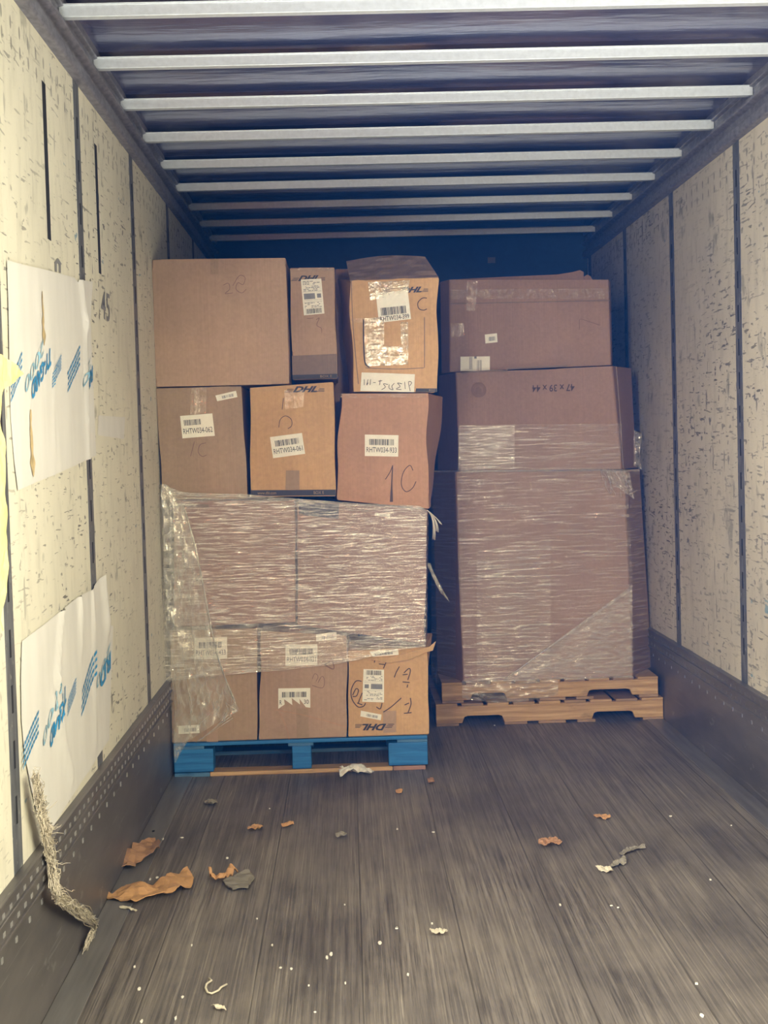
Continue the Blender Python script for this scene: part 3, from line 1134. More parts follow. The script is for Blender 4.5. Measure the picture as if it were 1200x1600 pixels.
L = Gaylord('tall bulk box in stretch film standing on the two wooden pallets',
            [(676, 740), (711, 737), (976, 735), (999, 735)], [(684, 1064), (724, 1065), (989, 1057), (1019, 1056)], YR, .95, MAT['kraft_p2'], floor_z=.2300)
Mx = Gaylord('bulk box with upside-down size print, middle of the right stack',
             [(686, 584), (712, 582), (957, 572), (986, 572)], [(684, 736), (718, 735), (972, 733), (994, 733)], YR, .9, MAT['kraft_p2'], jag=.008)
U = Gaylord('bulk box with taped top and white stickers, topmost of the right stack',
            [(688, 437), (702, 437), (951, 437), (954, 440)], [(690, 582), (703, 581.5), (955, 570.5), (957, 570.8)], YR + .05, .8, MAT['kraft_p2'], cut=.10)

fn = Mx.map([(831, 613), (897, 611), (897, 600), (831, 602)], .002)
mb = MB()
put_text(mb, lambda u, v: fn(1 - u, v), '47 x 39 x 44', 0, 1, 0, 1, 0, .012)
mb.build('size_print', MAT['marker'], Mx.o)
# round certificate stamp: two rings and a wedge pattern
mb = MB()
cx, cy = 747.7, 609.5
for r0, r1 in ((10.6, 11.6), (7.3, 8.0)):
    v, f = [], []
    for k in range(40):
        a = 2 * math.pi * k / 40
        v += [Mx.F(cx + r0 * math.cos(a), cy + r0 * math.sin(a), .002), Mx.F(cx + r1 * math.cos(a), cy + r1 * math.sin(a), .002)]
    f = [(2 * k, 2 * k + 1, (2 * k + 3) % 80, (2 * k + 2) % 80) for k in range(40)]
    mb.add(v, f)
for k in range(22):
    a = 2 * math.pi * k / 22
    q = [(cx + r * math.cos(a + da), cy + r * math.sin(a + da)) for r, da in ((8.7, -.07), (10, -.07), (10, .07), (8.7, .07))]
    mb.add([Mx.F(*p, .002) for p in q], [(0, 1, 2, 3)])
for k in range(5):
    y = cy - 5 + 2.4 * k
    w = math.sqrt(max(0, 44 - (y - cy) ** 2))
    mb.add([Mx.F(*p, .002) for p in ((cx - w * .8, y), (cx + w * (.4 + .1 * k), y), (cx + w * (.4 + .1 * k), y + 1.2), (cx - w * .8, y + 1.2))], [(0, 1, 2, 3)])
mb.build('round_stamp', MAT['marker_l'], Mx.o)
Mx.stroke('front_edge_tear', [[(720, 583), (770, 579), (790, 580), (800, 576), (886, 572)]], 2.2, MAT['kraft_d'])
Mx.stroke('side_crease', [[(962, 573), (968, 650), (973, 732)]], 1.2, MAT['kraft_d'])

U.sticker([(757, 523), (776, 521), (777, 535), (758, 537)], 21)
q = [(719, 557.5), (765, 557), (765, 580), (719, 580)]
l = U.patch('shipping_label', q, MAT['paper'], .0022, 4)
fn = U.map(q, .003)
mb = MB()
put_bars(mb, fn, .56, .72, .0, .75, 22, 10)
put_rect(mb, fn, .47, .55, .85, 1)
put_bars(mb, fn, .30, .42, .12, .98, 23, 9)
mb.build('label_print', MAT['grey'], l)
U.patch('clear_tape', [(704, 453), (951, 451), (951, 467), (704, 468)], MAT['tape'], .004, 60, rough=.004)
U.patch('tape_strip', [(729, 440), (746, 440), (742, 486), (728, 486)], MAT['tape'], .006, 10, rough=.003)
U.patch('tape_square', [(704, 506), (724, 505), (725, 526), (704, 527)], MAT['tape'], .003, 6)
U.stroke('marker_line', [[(904.5, 515), (905, 507), (906, 499), (920, 503), (937, 508.5)]], 1.1, MAT['marker_l'])
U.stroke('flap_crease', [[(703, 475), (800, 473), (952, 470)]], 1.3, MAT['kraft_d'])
mb = MB()
fl = [(702, 437), (735, 435), (800, 432), (870, 429), (895, 425), (906, 422), (912, 425), (911, 433), (918, 429), (923, 432), (926, 437), (951, 438)]
v = []
for i, p in enumerate(fl):
    a = atY(p[0], p[1], YR + .05 + .02)
    b = atY(p[0], 439, YR + .05 + .002)
    v += [a, b]
mb.add(v, [(2 * i, 2 * i + 1, 2 * i + 3, 2 * i + 2) for i in range(len(fl) - 1)])
o = mb.build('torn_flap', MAT['kraft_p2'], U.o)
sd = o.modifiers.new('thick', 'SOLIDIFY')
sd.thickness = .006

# ------------------------------------------------------------------ pallets
# blue block pallet
z1 = .158
pl, pr_ = atY(272, 1180, YF).x, atY(668, 1170, YF).x
PW = pr_ - pl
bp = thing('block_pallet', ((pl + pr_) / 2, YF + .5, 0), 'blue painted wooden block pallet under the left stack of boxes', 'pallet')
yf, yb = YF - .015, YF + 1.0
for iy in range(3):
    for fx0, fx1 in ((0, .155), (.465, .540), (.845, 1.)):
        ya = yf + iy * (yb - yf - .10) / 2 + .003
        MB().box(pl + fx0 * PW, pl + fx1 * PW, ya, ya + .10, .022, .128).build('block', MAT['blue'], bp, bevel=.004)
for k in range(7):
    y = yf + k * (yb - yf - .09) / 6
    w = .09
    MB().box(pl, pr_, y, y + w, .142, z1 - .0).build('deck_board', MAT['blue' if k % 2 == 0 else 'blue2'], bp, bevel=.003)
for fx0, fx1 in ((0, .12), (.45, .55), (.88, 1.)):
    MB().box(pl + fx0 * PW, pl + fx1 * PW, yf + .004, yb, .128, .142).build('stringer_board', MAT['blue2'], bp, bevel=.002)
o = MB().box(pl + .14 * PW, pl + .86 * PW, yf + .004, yf + .10, .0, .019).build('bottom_board', MAT['pine'], bp, bevel=.003)
o['label'] = 'unpainted front bottom board'
for a, b, mt in ((0, .139, 'blue2'), (.862, .99, 'pine3')):
    MB().box(pl + a * PW, pl + b * PW, yf + .002, yf + .10, 0, .019).build('bottom_board', MAT[mt], bp, bevel=.003)
MB().box(pl, pr_, yb - .10, yb - .003, 0, .019).build('bottom_board', MAT['blue2'], bp, bevel=.003)
MB().box(pl, pr_, (yf + yb) / 2 - .05, (yf + yb) / 2 + .05, 0, .019).build('bottom_board', MAT['blue2'], bp, bevel=.003)


def stringer_pallet(label, xl, xr, y0, z0, h, notch, depth, mats, yawx=0):
    o = thing('stringer_pallet', ((xl + xr) / 2, y0 + depth / 2, z0), label, 'pallet', None)
    W = xr - xl
    hb = .014
    zs0, zs1 = z0 + hb, z0 + h - hb
    r = random.Random(int(z0 * 1000) + 3)
    for k in range(3):
        ya = y0 + k * (depth - .04) / 2
        pts = [(xl, zs0)]
        for a, b in notch:
            d = (zs1 - zs0) * .42
            pts += [(xl + a * W, zs0), (xl + a * W + .012, zs0 + d * .85), (xl + a * W + .03, zs0 + d), (xl + b * W - .03, zs0 + d), (xl + b * W - .012, zs0 + d * .85), (xl + b * W, zs0)]
        pts += [(xr, zs0), (xr, zs1), (xl, zs1)]
        MB().prism(pts, 'y', ya, ya + .04).build('stringer', MAT[mats[0]], o, bevel=.003)
    nb = 9
    for k in range(nb):
        w = W / nb - .02
        x = xl + k * (W - w) / (nb - 1)
        MB().box(x, x + w, y0 - .006 * r.random(), y0 + depth, zs1, z0 + h).build('deck_board', MAT[mats[k % 2]], o, bevel=.002)
    for a, b in ((0, .10), (.30, .40), (.45, .57), (.62, .70), (.91, 1.)):
        MB().box(xl + a * W, xl + b * W, y0 - .004 * r.random(), y0 + depth, z0, zs0).build('bottom_board', MAT[mats[1]], o, bevel=.002)
    return o


xl, xr = atY(681, 1110, YR - .04).x, atY(1036, 1110, YR - .04).x
stringer_pallet('bare wooden stringer pallet on the floor, lower one under the right stack', xl, xr, YR - .045, 0, .118, ((.115, .30), (.685, .875)), 1.0, ('pine', 'pine2'))
xl, xr = atY(690, 1075, YR - .02).x, atY(1028, 1075, YR - .02).x
stringer_pallet('bare wooden stringer pallet resting on another pallet below the wrapped bulk box', xl, xr, YR - .025, .1185, .110, ((.13, .30), (.67, .88)), 1.0, ('pine', 'pine2'))
# ------------------------------------------------------------------ stretch film
film_l = thing('stretch_wrap', (-.25, YF - .05, .16), 'clear stretch film wound around the left pallet boxes with frayed lower edge', 'plastic wrap')
topc = [(250, 757), (256, 756), (268, 764), (290, 770), (390, 773), (470, 780), (560, 787), (640, 790), (660, 792), (668, 800)]
botc = [(262, 1066), (270, 1064), (290, 1060), (380, 1052), (450, 1046), (520, 1038), (560, 1031), (610, 1018), (640, 1013), (665, 1010)]


def interp(pts, x):
    if x <= pts[0][0]:
        return pts[0][1]
    for (a, b), (c, d) in zip(pts, pts[1:]):
        if x <= c:
            return b + (d - b) * (x - a) / (c - a)
    return pts[-1][1]


YFILM = YF - .038


def front_film(u, v):
    px = 256 + u * (667 - 256) + v * 0
    pyt, pyb = interp(topc, px), interp(botc, px)
    px2 = px + (1 - v) * -2
    py = pyb + (pyt - pyb) * v
    y = YFILM + .004 * ns(u * 7, v * 5) - .006 * math.sin(math.pi * u)
    y += .0007 * ns(u * 9, v * 95) + .0004 * ns(u * 30, v * 170)
    return atY(px2, py, y)


MB().grid(front_film, 110, 230).build('front_sheet', MAT['wrapL'], film_l, smooth=True)


def edge_film(u, v):
    """returns the film around the right hand corner of the load"""
    p = front_film(1, v)
    p.x += .012 * min(1, u * 6) + .006 * ns(v * 30, u * 9)
    p.y += u * .5
    return p


MB().grid(edge_film, 14, 120).build('side_sheet', MAT['wrapL'], film_l, smooth=True)
lft = [(757, 249), (800, 247), (900, 249), (1000, 254), (1060, 258), (1120, 262), (1160, 268), (1192, 272)]
rgt = [(757, 262), (790, 288), (850, 306), (930, 322), (990, 333), (1040, 346), (1085, 364), (1110, 374), (1125, 346), (1140, 322), (1160, 292), (1180, 280), (1192, 275)]


def tail_film(u, v):
    py = 1192 - v * (1192 - 757)
    a, b = interp(lft, py), interp(rgt, py)
    px = a + (b - a) * u
    y = YFILM - .016 - .012 * ns(u * 2, v * 3) + .006 * ns(px * .12, py * .03) + .003 * ns(px * .3, py * .09)
    if u < .12:
        y += (.12 - u) * .5
    return atY(px, py, y)


MB().grid(tail_film, 50, 160).build('hanging_tail', MAT['wrapT'], film_l, smooth=True)


def sideleft(u, v):
    p = tail_film(0, v)
    p.y += u * .4
    p.x = max(p.x - .0 + .004 * ns(u * 20, v * 40), XL + .004)
    return p


# gathered hem ropes
mb = MB()
for k, dv in enumerate((1.0, .993, .985, .972, .955)):
    pts = [front_film(i / 40, dv) + Vector((0, -.003, .002 * ns(i * .3, k))) for i in range(41)]
    mb.tube(pts, .0016, 5)
for k, dv in enumerate((.0, .012)):
    mb.tube([front_film(i / 40, dv) + Vector((0, -.003, 0)) for i in range(41)], .0011, 5)
mb.build('gathered_hem', MAT['wrapT'], film_l, smooth=True)
mb = MB()
for k in range(9):
    ex, ey = 676 + k * 1.8, 842 - k * 4 + (k % 3) * 5
    p0, p1 = (667, 797), (680 + k, 806 + k)
    pts = []
    for i in range(9):
        s = i / 8
        q = tuple((1 - s) ** 2 * p0[c] + 2 * s * (1 - s) * p1[c] + s * s * (ex, ey)[c] for c in (0, 1))
        pts.append(atY(*q, YFILM - .004 - .002 * k))
    mb.tube(pts, [.0028 - .0002 * i for i in range(9)], 5)
mb.build('knotted_end', MAT['cord'], film_l, smooth=True)
mb = MB()
for k in range(5):
    pts = [atY(668 + (26 + k * 2 - 4) * (i / 8) ** 1.2 + k, 880 + (48 + k * 3) * i / 8, YFILM + .03 + .004 * ns(i * .5, k)) for i in range(9)]
    mb.tube(pts, .0016, 5)
mb.build('loose_strip', MAT['wrapT'], film_l, smooth=True)
# torn fringe at the bottom of the hanging tail
mb = MB()
for k in range(7):
    a = (352 + k * 2, 1098 + k * 4)
    b = (372 - k * 11, 1112 + k * 8)
    mb.tube([atY(a[0] + (b[0] - a[0]) * i / 5, a[1] + (b[1] - a[1]) * i / 5 + 2 * ns(i, k), YFILM - .02) for i in range(6)], .0022, 5)
for k in range(10):
    u = random.uniform(.05, .98)
    v0 = random.uniform(.1, .6)
    mb.tube([tail_film(u + .02 * ns(i * .4, k), v0 + i * .03) + Vector((0, -.004, 0)) for i in range(9)], .0013, 5)
for k in range(8):
    mb.tube([tail_film(min(1, .98 + .02 * ns(i * .5, k)), .15 + k * .012 + i * .07) + Vector((0, -.003 - .001 * k, 0)) for i in range(11)], .0012, 5)
mb.build('film_folds', MAT['wrapT'], film_l, smooth=True)

film_r = thing('stretch_wrap', (1.05, YR - .05, .2), 'clear stretch film around the bulk box on the wooden pallets with a diagonal fold', 'plastic wrap')
YFR = YR - .032


def rf(px, py, u, v, amp=1.):
    y = YFR + .003 * ns(u * 6, v * 4) + amp * (.0009 * ns(u * 6, v * 70) + .0004 * ns(u * 30, v * 120))
    return atY(px, py, y)


rl = [(736, 714), (900, 716), (1066, 726)]
rr = [(736, 979), (800, 983), (900, 988), (1062, 990)]
MB().grid(lambda u, v: rf(interp(rl, 1066 - 330 * v) + u * (interp(rr, 1062 - 326 * v) - interp(rl, 1066 - 330 * v)), 1066 - 6 * u - v * (330 - 6 * u), u, v), 90, 170).build('front_sheet', MAT['wrapR'], film_r, smooth=True)
MB().grid(lambda u, v: rf(718 + u * (972 - 718) - 3 * (1 - v), 734 - v * 72 + 2 * (1 - u), u, v * .3 + 1), 80, 50).build('upper_band', MAT['wrapR'], film_r, smooth=True)
MB().grid(lambda u, v: rf(716 + u * 88, 733 - v * 68, u + .4, v * .4 + 3, 1.8) + Vector((0, -.006, 0)), 50, 60).build('double_layer', MAT['wrapL'], film_r, smooth=True)
MB().grid(lambda u, v: rf(745 + u * (860 - 745), 1066 - v * 205 - 20 * u, u + 2, v + 2, 1.4) + Vector((0, -.006, 0)), 50, 110).build('overlap_layer', MAT['wrapR'], film_r, smooth=True)
MB().grid(lambda u, v: atY(712 - u * 38, (738 + 328 * (1 - v)), YFR + .03 + u * .16), 12, 60).build('side_sheet', MAT['wrapR'], film_r, smooth=True)
MB().grid(lambda u, v: atY(984 + u * (16 + 18 * (1 - v)), 736 + 322 * (1 - v), YFR + .01 + u * .13 + .003 * ns(u * 3, v * 40)), 12, 80).build('side_sheet', MAT['wrapR'], film_r, smooth=True)
# diagonal fold: everything below it carries one more layer


def diag(u, v):
    xt, yt = 786 + u * (987 - 786), 1062 - u * (1062 - 915)
    yb = 1064 - 6 * u
    return rf(xt, yb + (yt - yb) * v, u + 5, v + 5, 1.5) + Vector((0, -.010, 0))


MB().grid(diag, 80, 80).build('diagonal_layer', MAT['wrapD'], film_r, smooth=True)
mb = MB()
for k in range(4):
    mb.tube([diag(i / 30, 1 - .012 * k) + Vector((0, -.004, .002 * ns(i * .4, k))) for i in range(31)], .0017, 5)
for k in range(3):
    mb.tube([atY(674 + i * (1000 - 674) / 40, 735.5 + .8 * k + .7 * ns(i * .5, k) - 1.5 * i / 40, YFR - .012 if 4 < i < 37 else YFR + .03 + .03 * (4 - i if i <= 4 else i - 36) / 4) for i in range(41)], .0020, 5)
mb.build('gathered_hem', MAT['wrapD'], film_r, smooth=True)
# crumpled knot at the right hand corner
mb = MB()
for k in range(16):
    a = random.uniform(945, 985)
    pts = [atY(a + (8 + k) * (i / 7) ** 1.3 * random.uniform(.6, 1.1) - 8, 733 + 46 * (i / 7) * random.uniform(.6, 1.05) * (1 if k % 2 else .7), YFR - .012 - .006 * ns(i, k)) for i in range(8)]
    mb.tube(pts, random.uniform(.0012, .0026), 5)
mb.grid(lambda u, v: atY(945 + u * 38 + 8 * v, 735 + 45 * v * (.4 + .6 * u), YFR - .012 + .008 * ns(u * 7, v * 7)), 24, 24)
mb.build('crumpled_knot', MAT['wrapD'], film_r, smooth=True)
mb = MB()
mb.grid(lambda u, v: atY(990 + u * (10 + 6 * abs(v - .5)), 672 + 56 * v + 6 * u, YR + .12 + .01 * ns(u * 4, v * 6)), 8, 20)
mb.build('loose_corner', MAT['wrapD'], film_r, smooth=True)
# slack film draped over the pallet edge
mb = MB()


def drape(u, v):
    px = 722 + u * 150
    py = 1062 + v * (18 + 18 * math.sin(math.pi * (.2 + .7 * u)))
    return atY(px, py, YR - .062 - .012 * math.sin(math.pi * v) + .010 * ns(u * 8, v * 4) + .004 * ns(u * 25, v * 9))


MB().grid(drape, 60, 26).build('draped_film', MAT['wrapD'], film_r, smooth=True)

# ------------------------------------------------------------------ seal sheets on the left wall


def poly_grid(outline, step, fn):
    """fill a 2D outline with a fine triangulated grid, map each point with fn"""
    bm = bmesh.new()
    vs = [bm.verts.new((p[0], p[1], 0)) for p in outline]
    bm.faces.new(vs)
    bmesh.ops.triangulate(bm, faces=bm.faces[:])
    x0, x1 = min(p[0] for p in outline), max(p[0] for p in outline)
    y0, y1 = min(p[1] for p in outline), max(p[1] for p in outline)
    nx, ny = max(2, int((x1 - x0) / step)), max(2, int((y1 - y0) / step))
    for i in range(1, nx):
        bmesh.ops.bisect_plane(bm, geom=bm.verts[:] + bm.edges[:] + bm.faces[:], plane_co=(x0 + (x1 - x0) * i / nx, 0, 0), plane_no=(1, 0, 0))
    for i in range(1, ny):
        bmesh.ops.bisect_plane(bm, geom=bm.verts[:] + bm.edges[:] + bm.faces[:], plane_co=(0, y0 + (y1 - y0) * i / ny, 0), plane_no=(0, 1, 0))
    bm.verts.index_update()
    v = [fn(q.co.x, q.co.y) for q in bm.verts]
    f = [tuple(q.index for q in p.verts) for p in bm.faces]
    bm.free()
    return MB().add(v, f)


def seal_sheet(label, outline, folds, prints, seed):
    R = [atX(*p, XL + .006) for p in outline]
    O = [(p.y, p.z) for p in R]

    def off(y, z):
        d = .0035 + .0018 * ns(y * 4 + seed, z * 4) + .0012 * ns(y * 25, z * 3, seed)
        for (ya, za, yb, zb, hgt, w) in folds:
            L2 = (yb - ya) ** 2 + (zb - za) ** 2
            s = ((y - ya) * (yb - ya) + (z - za) * (zb - za)) / L2
            s = min(1, max(0, s))
            dd = math.hypot(y - ya - s * (yb - ya), z - za - s * (zb - za))
            d += hgt * math.exp(-(dd / w) ** 2)
        return d

    def S(y, z, e=0.):
        return Vector((XL + off(y, z) + e, y, z))
    cy, cz = sum(p[0] for p in O) / len(O), min(p[1] for p in O)
    th = thing('seal_sheet', (XL, cy, cz), label, 'plastic sheet')
    poly_grid(O, .025, lambda y, z: S(y, z)).build('sheet', MAT['sheet'], th, smooth=True)

    def pmap(q):
        P = [atX(*p, XL + .008) for p in q]
        Q = [(p.y, p.z) for p in P]
        return lambda u, v: S(*bil(Q, u, v), .0025)
    for kind, q in prints:
        fn = pmap(q)
        mb = MB()
        if kind.startswith('text:'):
            put_text(mb, fn, kind[5:], 0, 1, 0, 1, 0, .03)
            mb.build('bold_print', MAT['tyblue'], th)
        elif kind.startswith('thin:'):
            put_text(mb, fn, kind[5:], 0, 1, 0, 1, 0, -.01)
            mb.build('outline_print', MAT['typale'], th)
        elif kind == 'solid':
            for k in range(5):
                put_rect(mb, fn, 0, 1, k / 5, k / 5 + .15)
            mb.build('line_print', MAT['tyblue'], th)
        else:
            n = int(kind[5:])
            r = random.Random(seed + n)
            for k in range(n):
                u = 0
                while u < .97:
                    w = r.uniform(.05, .14)
                    put_rect(mb, fn, u, min(1, u + w), (k + .1) / n, (k + .72) / n)
                    u += w + .025
            mb.build('small_print', MAT['tyblue'], th)
    return th, S, O


def yz(px, py):
    p = atX(px, py, XL + .006)
    return p.y, p.z


def fold(a, b, h, w):
    return (*yz(*a), *yz(*b), h, w)


up_sheet, S1, O1 = seal_sheet(
    'white sheet with blue print on the left wall, upper of two, above the torn one',
    [(12, 406), (40, 414), (80, 423), (104, 430), (118, 434), (123, 441), (124, 437), (146, 440), (143, 500), (147, 610), (149, 660), (152, 711),
     (120, 727), (95, 738), (60, 753), (29, 766), (24, 720), (19, 650), (16, 560), (14, 470)],
    [fold((127, 440), (133, 500), .012, .03), fold((133, 500), (139, 715), .010, .02), fold((60, 420), (62, 560), .004, .01), fold((85, 560), (86, 745), .004, .012)],
    [], 3)


def strip(px0, py0, px1, py1, h):
    """a slanted print strip: lower-left to upper-right in the picture, h px tall; text in it runs upside-down"""
    bl, br = (px0, py0), (px1, py1)
    return [(px1, py1 + h), (px0, py0 + h), (px0, py0), (px1, py1)]


def prints_on(th, S, items, seed):
    def pmap(q):
        Q = [(atX(*p, XL + .008).y, atX(*p, XL + .008).z) for p in q]
        return lambda u, v: S(*bil(Q, u, v), .0025)
    for kind, q, mt, nm in items:
        fn = pmap(q)
        mb = MB()
        if kind[0] == 'T':
            put_text(mb, fn, kind[1:], 0, 1, 0, 1, 0, .035)
        elif kind[0] == 'O':
            put_text(mb, fn, kind[1:], 0, 1, 0, 1, 0, .0)
        else:
            n = int(kind[1:])
            r = random.Random(seed + n)
            for k in range(n):
                u = 0
                while u < .97:
                    w = r.uniform(.05, .14) if kind[0] == 'L' else 1
                    put_rect(mb, fn, u, min(1, u + w), (k + .1) / n, (k + .58) / n)
                    u += w + .025
        mb.build(nm, MAT[mt], th)


prints_on(up_sheet, S1, [
    ('TTY-GARD', strip(51, 598, 81, 540, 30), 'tyblue', 'bold_print'),
    ('O2000', strip(41, 594, 70, 528, 24), 'typale', 'outline_print'),
    ('L4', strip(19, 594, 36, 548, 40), 'tyblue', 'small_print'),
    ('L5', strip(83, 584, 97, 553, 25), 'tyblue', 'line_print'),
    ('L4', strip(107, 582, 126, 538, 36), 'tyblue', 'small_print'),
    ('TRD', strip(138, 590, 146, 570, 24), 'tyblue', 'bold_print'),
    ('O20', strip(131, 594, 143, 556, 16), 'typale', 'outline_print'),
], 5)
for a, b, w in (((66, 455), (70, 540), .014), ((47, 640), (53, 745), .020)):
    A, B = yz(*a), yz(*b)
    mb = MB()

    def stain(u, v, A=A, B=B, w=w):
        y = A[0] + (B[0] - A[0]) * v
        z = A[1] + (B[1] - A[1]) * v
        ww = w * (.35 + v) * (1 + .8 * ns(v * 7, A[0])) * min(1, 8 * (1 - v) + .1)
        return S1(y + (u - .5) * 2 * ww + .012 * ns(v * 4, A[1]), z, .0022)
    mb.grid(stain, 3, 30).build('rust_stain', MAT['adhesive'], up_sheet)

lo_sheet, S2, O2 = seal_sheet(
    'torn white sheet low on the left wall with frayed fibres hanging from its corner',
    [(36, 1002), (70, 976), (98, 953), (124, 932), (144, 922), (152, 910), (160, 898), (166, 940), (170, 977), (178, 978), (175, 1060), (172, 1155), (158, 1176),
     (140, 1205), (110, 1250), (82, 1296), (70, 1296), (60, 1275), (50, 1230), (40, 1180), (35, 1125), (34, 1060)],
    [fold((98, 955), (90, 1060), .012, .02), fold((125, 935), (127, 1010), .012, .02), fold((160, 900), (168, 980), .016, .03), fold((84, 1100), (112, 1210), .010, .03),
     fold((146, 925), (150, 1160), .008, .02), fold((90, 1060), (100, 1140), .008, .02)],
    [], 8)
prints_on(lo_sheet, S2, [
    ('TTYGARD', strip(80, 1144, 105, 1066, 30), 'tyblue', 'bold_print'),
    ('O2000', strip(69, 1150, 97, 1048, 22), 'typale', 'outline_print'),
    ('L4', strip(37, 1166, 62, 1108, 42), 'tyblue', 'small_print'),
    ('L5', strip(107, 1096, 120, 1058, 26), 'tyblue', 'line_print'),
    ('L4', strip(129, 1080, 149, 1014, 44), 'tyblue', 'small_print'),
    ('TRD', strip(158, 1052, 174, 1016, 28), 'tyblue', 'bold_print'),
    ('O200', strip(152, 1064, 174, 1002, 16), 'typale', 'outline_print'),
], 15)
# frayed fibres falling to the floor
mb = MB()
core = [(46, 1205), (54, 1255), (64, 1300), (72, 1345), (86, 1400), (104, 1445), (120, 1480)]
P3 = [atX(p[0], p[1], XL + .02 + .03 * max(0, i - 3)) for i, p in enumerate(core[:5])] + [atZ(*core[5], .03), atZ(*core[6], .02)]
P3 = [Vector((max(p.x, XL + .025), p.y, max(p.z, .015))) for p in P3]


def along(P, s):
    f = s * (len(P) - 1)
    i = min(int(f), len(P) - 2)
    return P[i].lerp(P[i + 1], f - i)


rf_ = random.Random(4)
for k in range(420):
    s0 = rf_.uniform(0, .85)
    s1 = min(1, s0 + rf_.uniform(.08, .3))
    r = .034 * (1 - .35 * s0)
    ph = rf_.uniform(0, 6.28)
    pts = []
    for i in range(9):
        s = s0 + (s1 - s0) * i / 8
        p = along(P3, s) + Vector((abs(ns(i * .45, k * 3.1)) * r + .004 * math.sin(i * 1.3 + ph), ns(i * .4, k * 1.7, 5) * r * 2.6 + .006 * math.cos(i * 1.6 + ph), ns(i * .5, k * 2.3, 9) * r))
        p.z = max(p.z, .003)
        p.x = max(p.x, XL + .030)
        pts.append(p)
    mb.tube(pts, rf_.uniform(.0007, .0015), 3)
for k in range(60):
    b = along(P3, rf_.uniform(.2, .8))
    d = Vector((rf_.uniform(.0, .05), rf_.uniform(-.05, .06), rf_.uniform(-.03, .03)))
    pts = [b + d * (i / 7) + Vector((.016 * ns(i * .5, k), .018 * ns(i * .5, k, 4), .016 * ns(i * .5, k, 8))) for i in range(8)]
    for p in pts:
        p.z = max(p.z, .003)
        p.x = max(p.x, XL + .030)
    mb.tube(pts, .0009, 3)
fr = mb.build('frayed_fibres', MAT['fibre'], lo_sheet, smooth=True)
fr['label'] = 'tangle of frayed fibres reaching the floor'

# yellowed crumpled paper at the near edge of the left wall
OY = [(-60, 540), (-20, 548), (0, 553), (14, 561), (37, 584), (20, 600), (6, 612), (4, 640), (7, 720), (10, 765), (16, 790), (15, 850), (12, 930), (2, 985), (-20, 1010), (-60, 1020)]
R = [atX(*p, XL + .03) for p in OY]
OYZ = [(p.y, p.z) for p in R]
o = poly_grid(OYZ, .02, lambda y, z: Vector((XL + .028 + .014 * ns(y * 9, z * 9) + .008 * ns(y * 24, z * 24, 3), y, z))).build('crumpled_paper', MAT['yellow'], None, origin=(XL, 3.5, 1.0))
sd = o.modifiers.new('thick', 'SOLIDIFY')
sd.thickness = .001
tag(o, 'yellowed crumpled paper stuck to the left wall at the near picture edge', 'paper')


# ------------------------------------------------------------------ scraps on the floor
def c8(pts):
    return [(80 + x / 1.875, 1140 + y / 1.875) for x, y in pts]


def c4(pts):
    return [(600 + x / 2, 1100 + y / 2) for x, y in pts]


def scrap(name, label, outline, mat, curl=.02, seed=1, cat='scrap', group=None, th=.003, step=None, parent=None):
    P = [atZ(*p, .006) for p in outline]
    O0 = [(p.x, p.y) for p in P]
    per = max(max(p[0] for p in O0) - min(p[0] for p in O0), max(p[1] for p in O0) - min(p[1] for p in O0))
    rj = random.Random(seed)
    O = []
    for i in range(len(O0)):
        a, b = O0[i], O0[(i + 1) % len(O0)]
        for k in range(3):
            j = per * .012 * (1 if k else .2)
            O.append((a[0] + (b[0] - a[0]) * k / 3 + rj.uniform(-j, j), a[1] + (b[1] - a[1]) * k / 3 + rj.uniform(-j, j)))
    cx, cy = sum(p[0] for p in O) / len(O), sum(p[1] for p in O) / len(O)
    sz = max(max(p[0] for p in O) - min(p[0] for p in O), max(p[1] for p in O) - min(p[1] for p in O))
    fr_ = 1.6 / max(sz, .02)
    mb = poly_grid(O, step or max(sz / 22, .004), lambda x, y: Vector((x, y, .004 + curl * (.25 + abs(ns(x * fr_ * 1.5 + seed, y * fr_ * 1.5)) * 1.3 + .32 * ns(x * fr_ * 5, y * fr_ * 5, seed) + .10 * ns(x * fr_ * 11, y * fr_ * 11, seed)))))
    for v in mb.v:
        v.z = max(v.z, .004)
    if parent is not None:
        o = mb.build(name, mat, parent)
    else:
        o = mb.build(name, mat, None, origin=(cx, cy, 0))
        tag(o, label, cat, group)
    s = o.modifiers.new('thick', 'SOLIDIFY')
    s.thickness = th
    s.offset = 1
    return o


scrap('cardboard_scrap', 'long torn orange-brown cardboard strip on the floor near the left wall, largest scrap',
      c8([(155, 480), (180, 488), (220, 468), (262, 462), (300, 462), (328, 455), (345, 440), (365, 430), (400, 420), (418, 440), (410, 465), (388, 472), (370, 480), (345, 485), (330, 492), (300, 496), (260, 508), (235, 512), (205, 505), (165, 498)]), MAT['scrap'], .035, 3)
scrap('cardboard_scrap', 'dark brown crumpled cardboard piece on the floor behind the long orange strip',
      c8([(197, 400), (215, 392), (225, 375), (250, 352), (275, 342), (305, 329), (320, 345), (318, 362), (285, 385), (250, 400), (245, 412), (205, 413)]), MAT['scrap_d'], .05, 9)
tt = thing('cardboard_scrap', atZ(365, 1375, 0), 'curled cardboard scrap with grey ragged end, right of the long orange strip on the floor', 'scrap')
scrap('curled_end', None, c8([(460, 428), (478, 440), (500, 434), (540, 418), (548, 424), (520, 440), (508, 447), (470, 446)]), MAT['scrap'], .03, 5, parent=tt)
o = scrap('ragged_end', None, c8([(503, 446), (520, 440), (545, 424), (578, 414), (597, 438), (585, 448), (578, 465), (555, 468), (532, 474), (515, 462)]), MAT['scrap_g'], .018, 6, parent=tt)
o['label'] = 'grey ragged end'

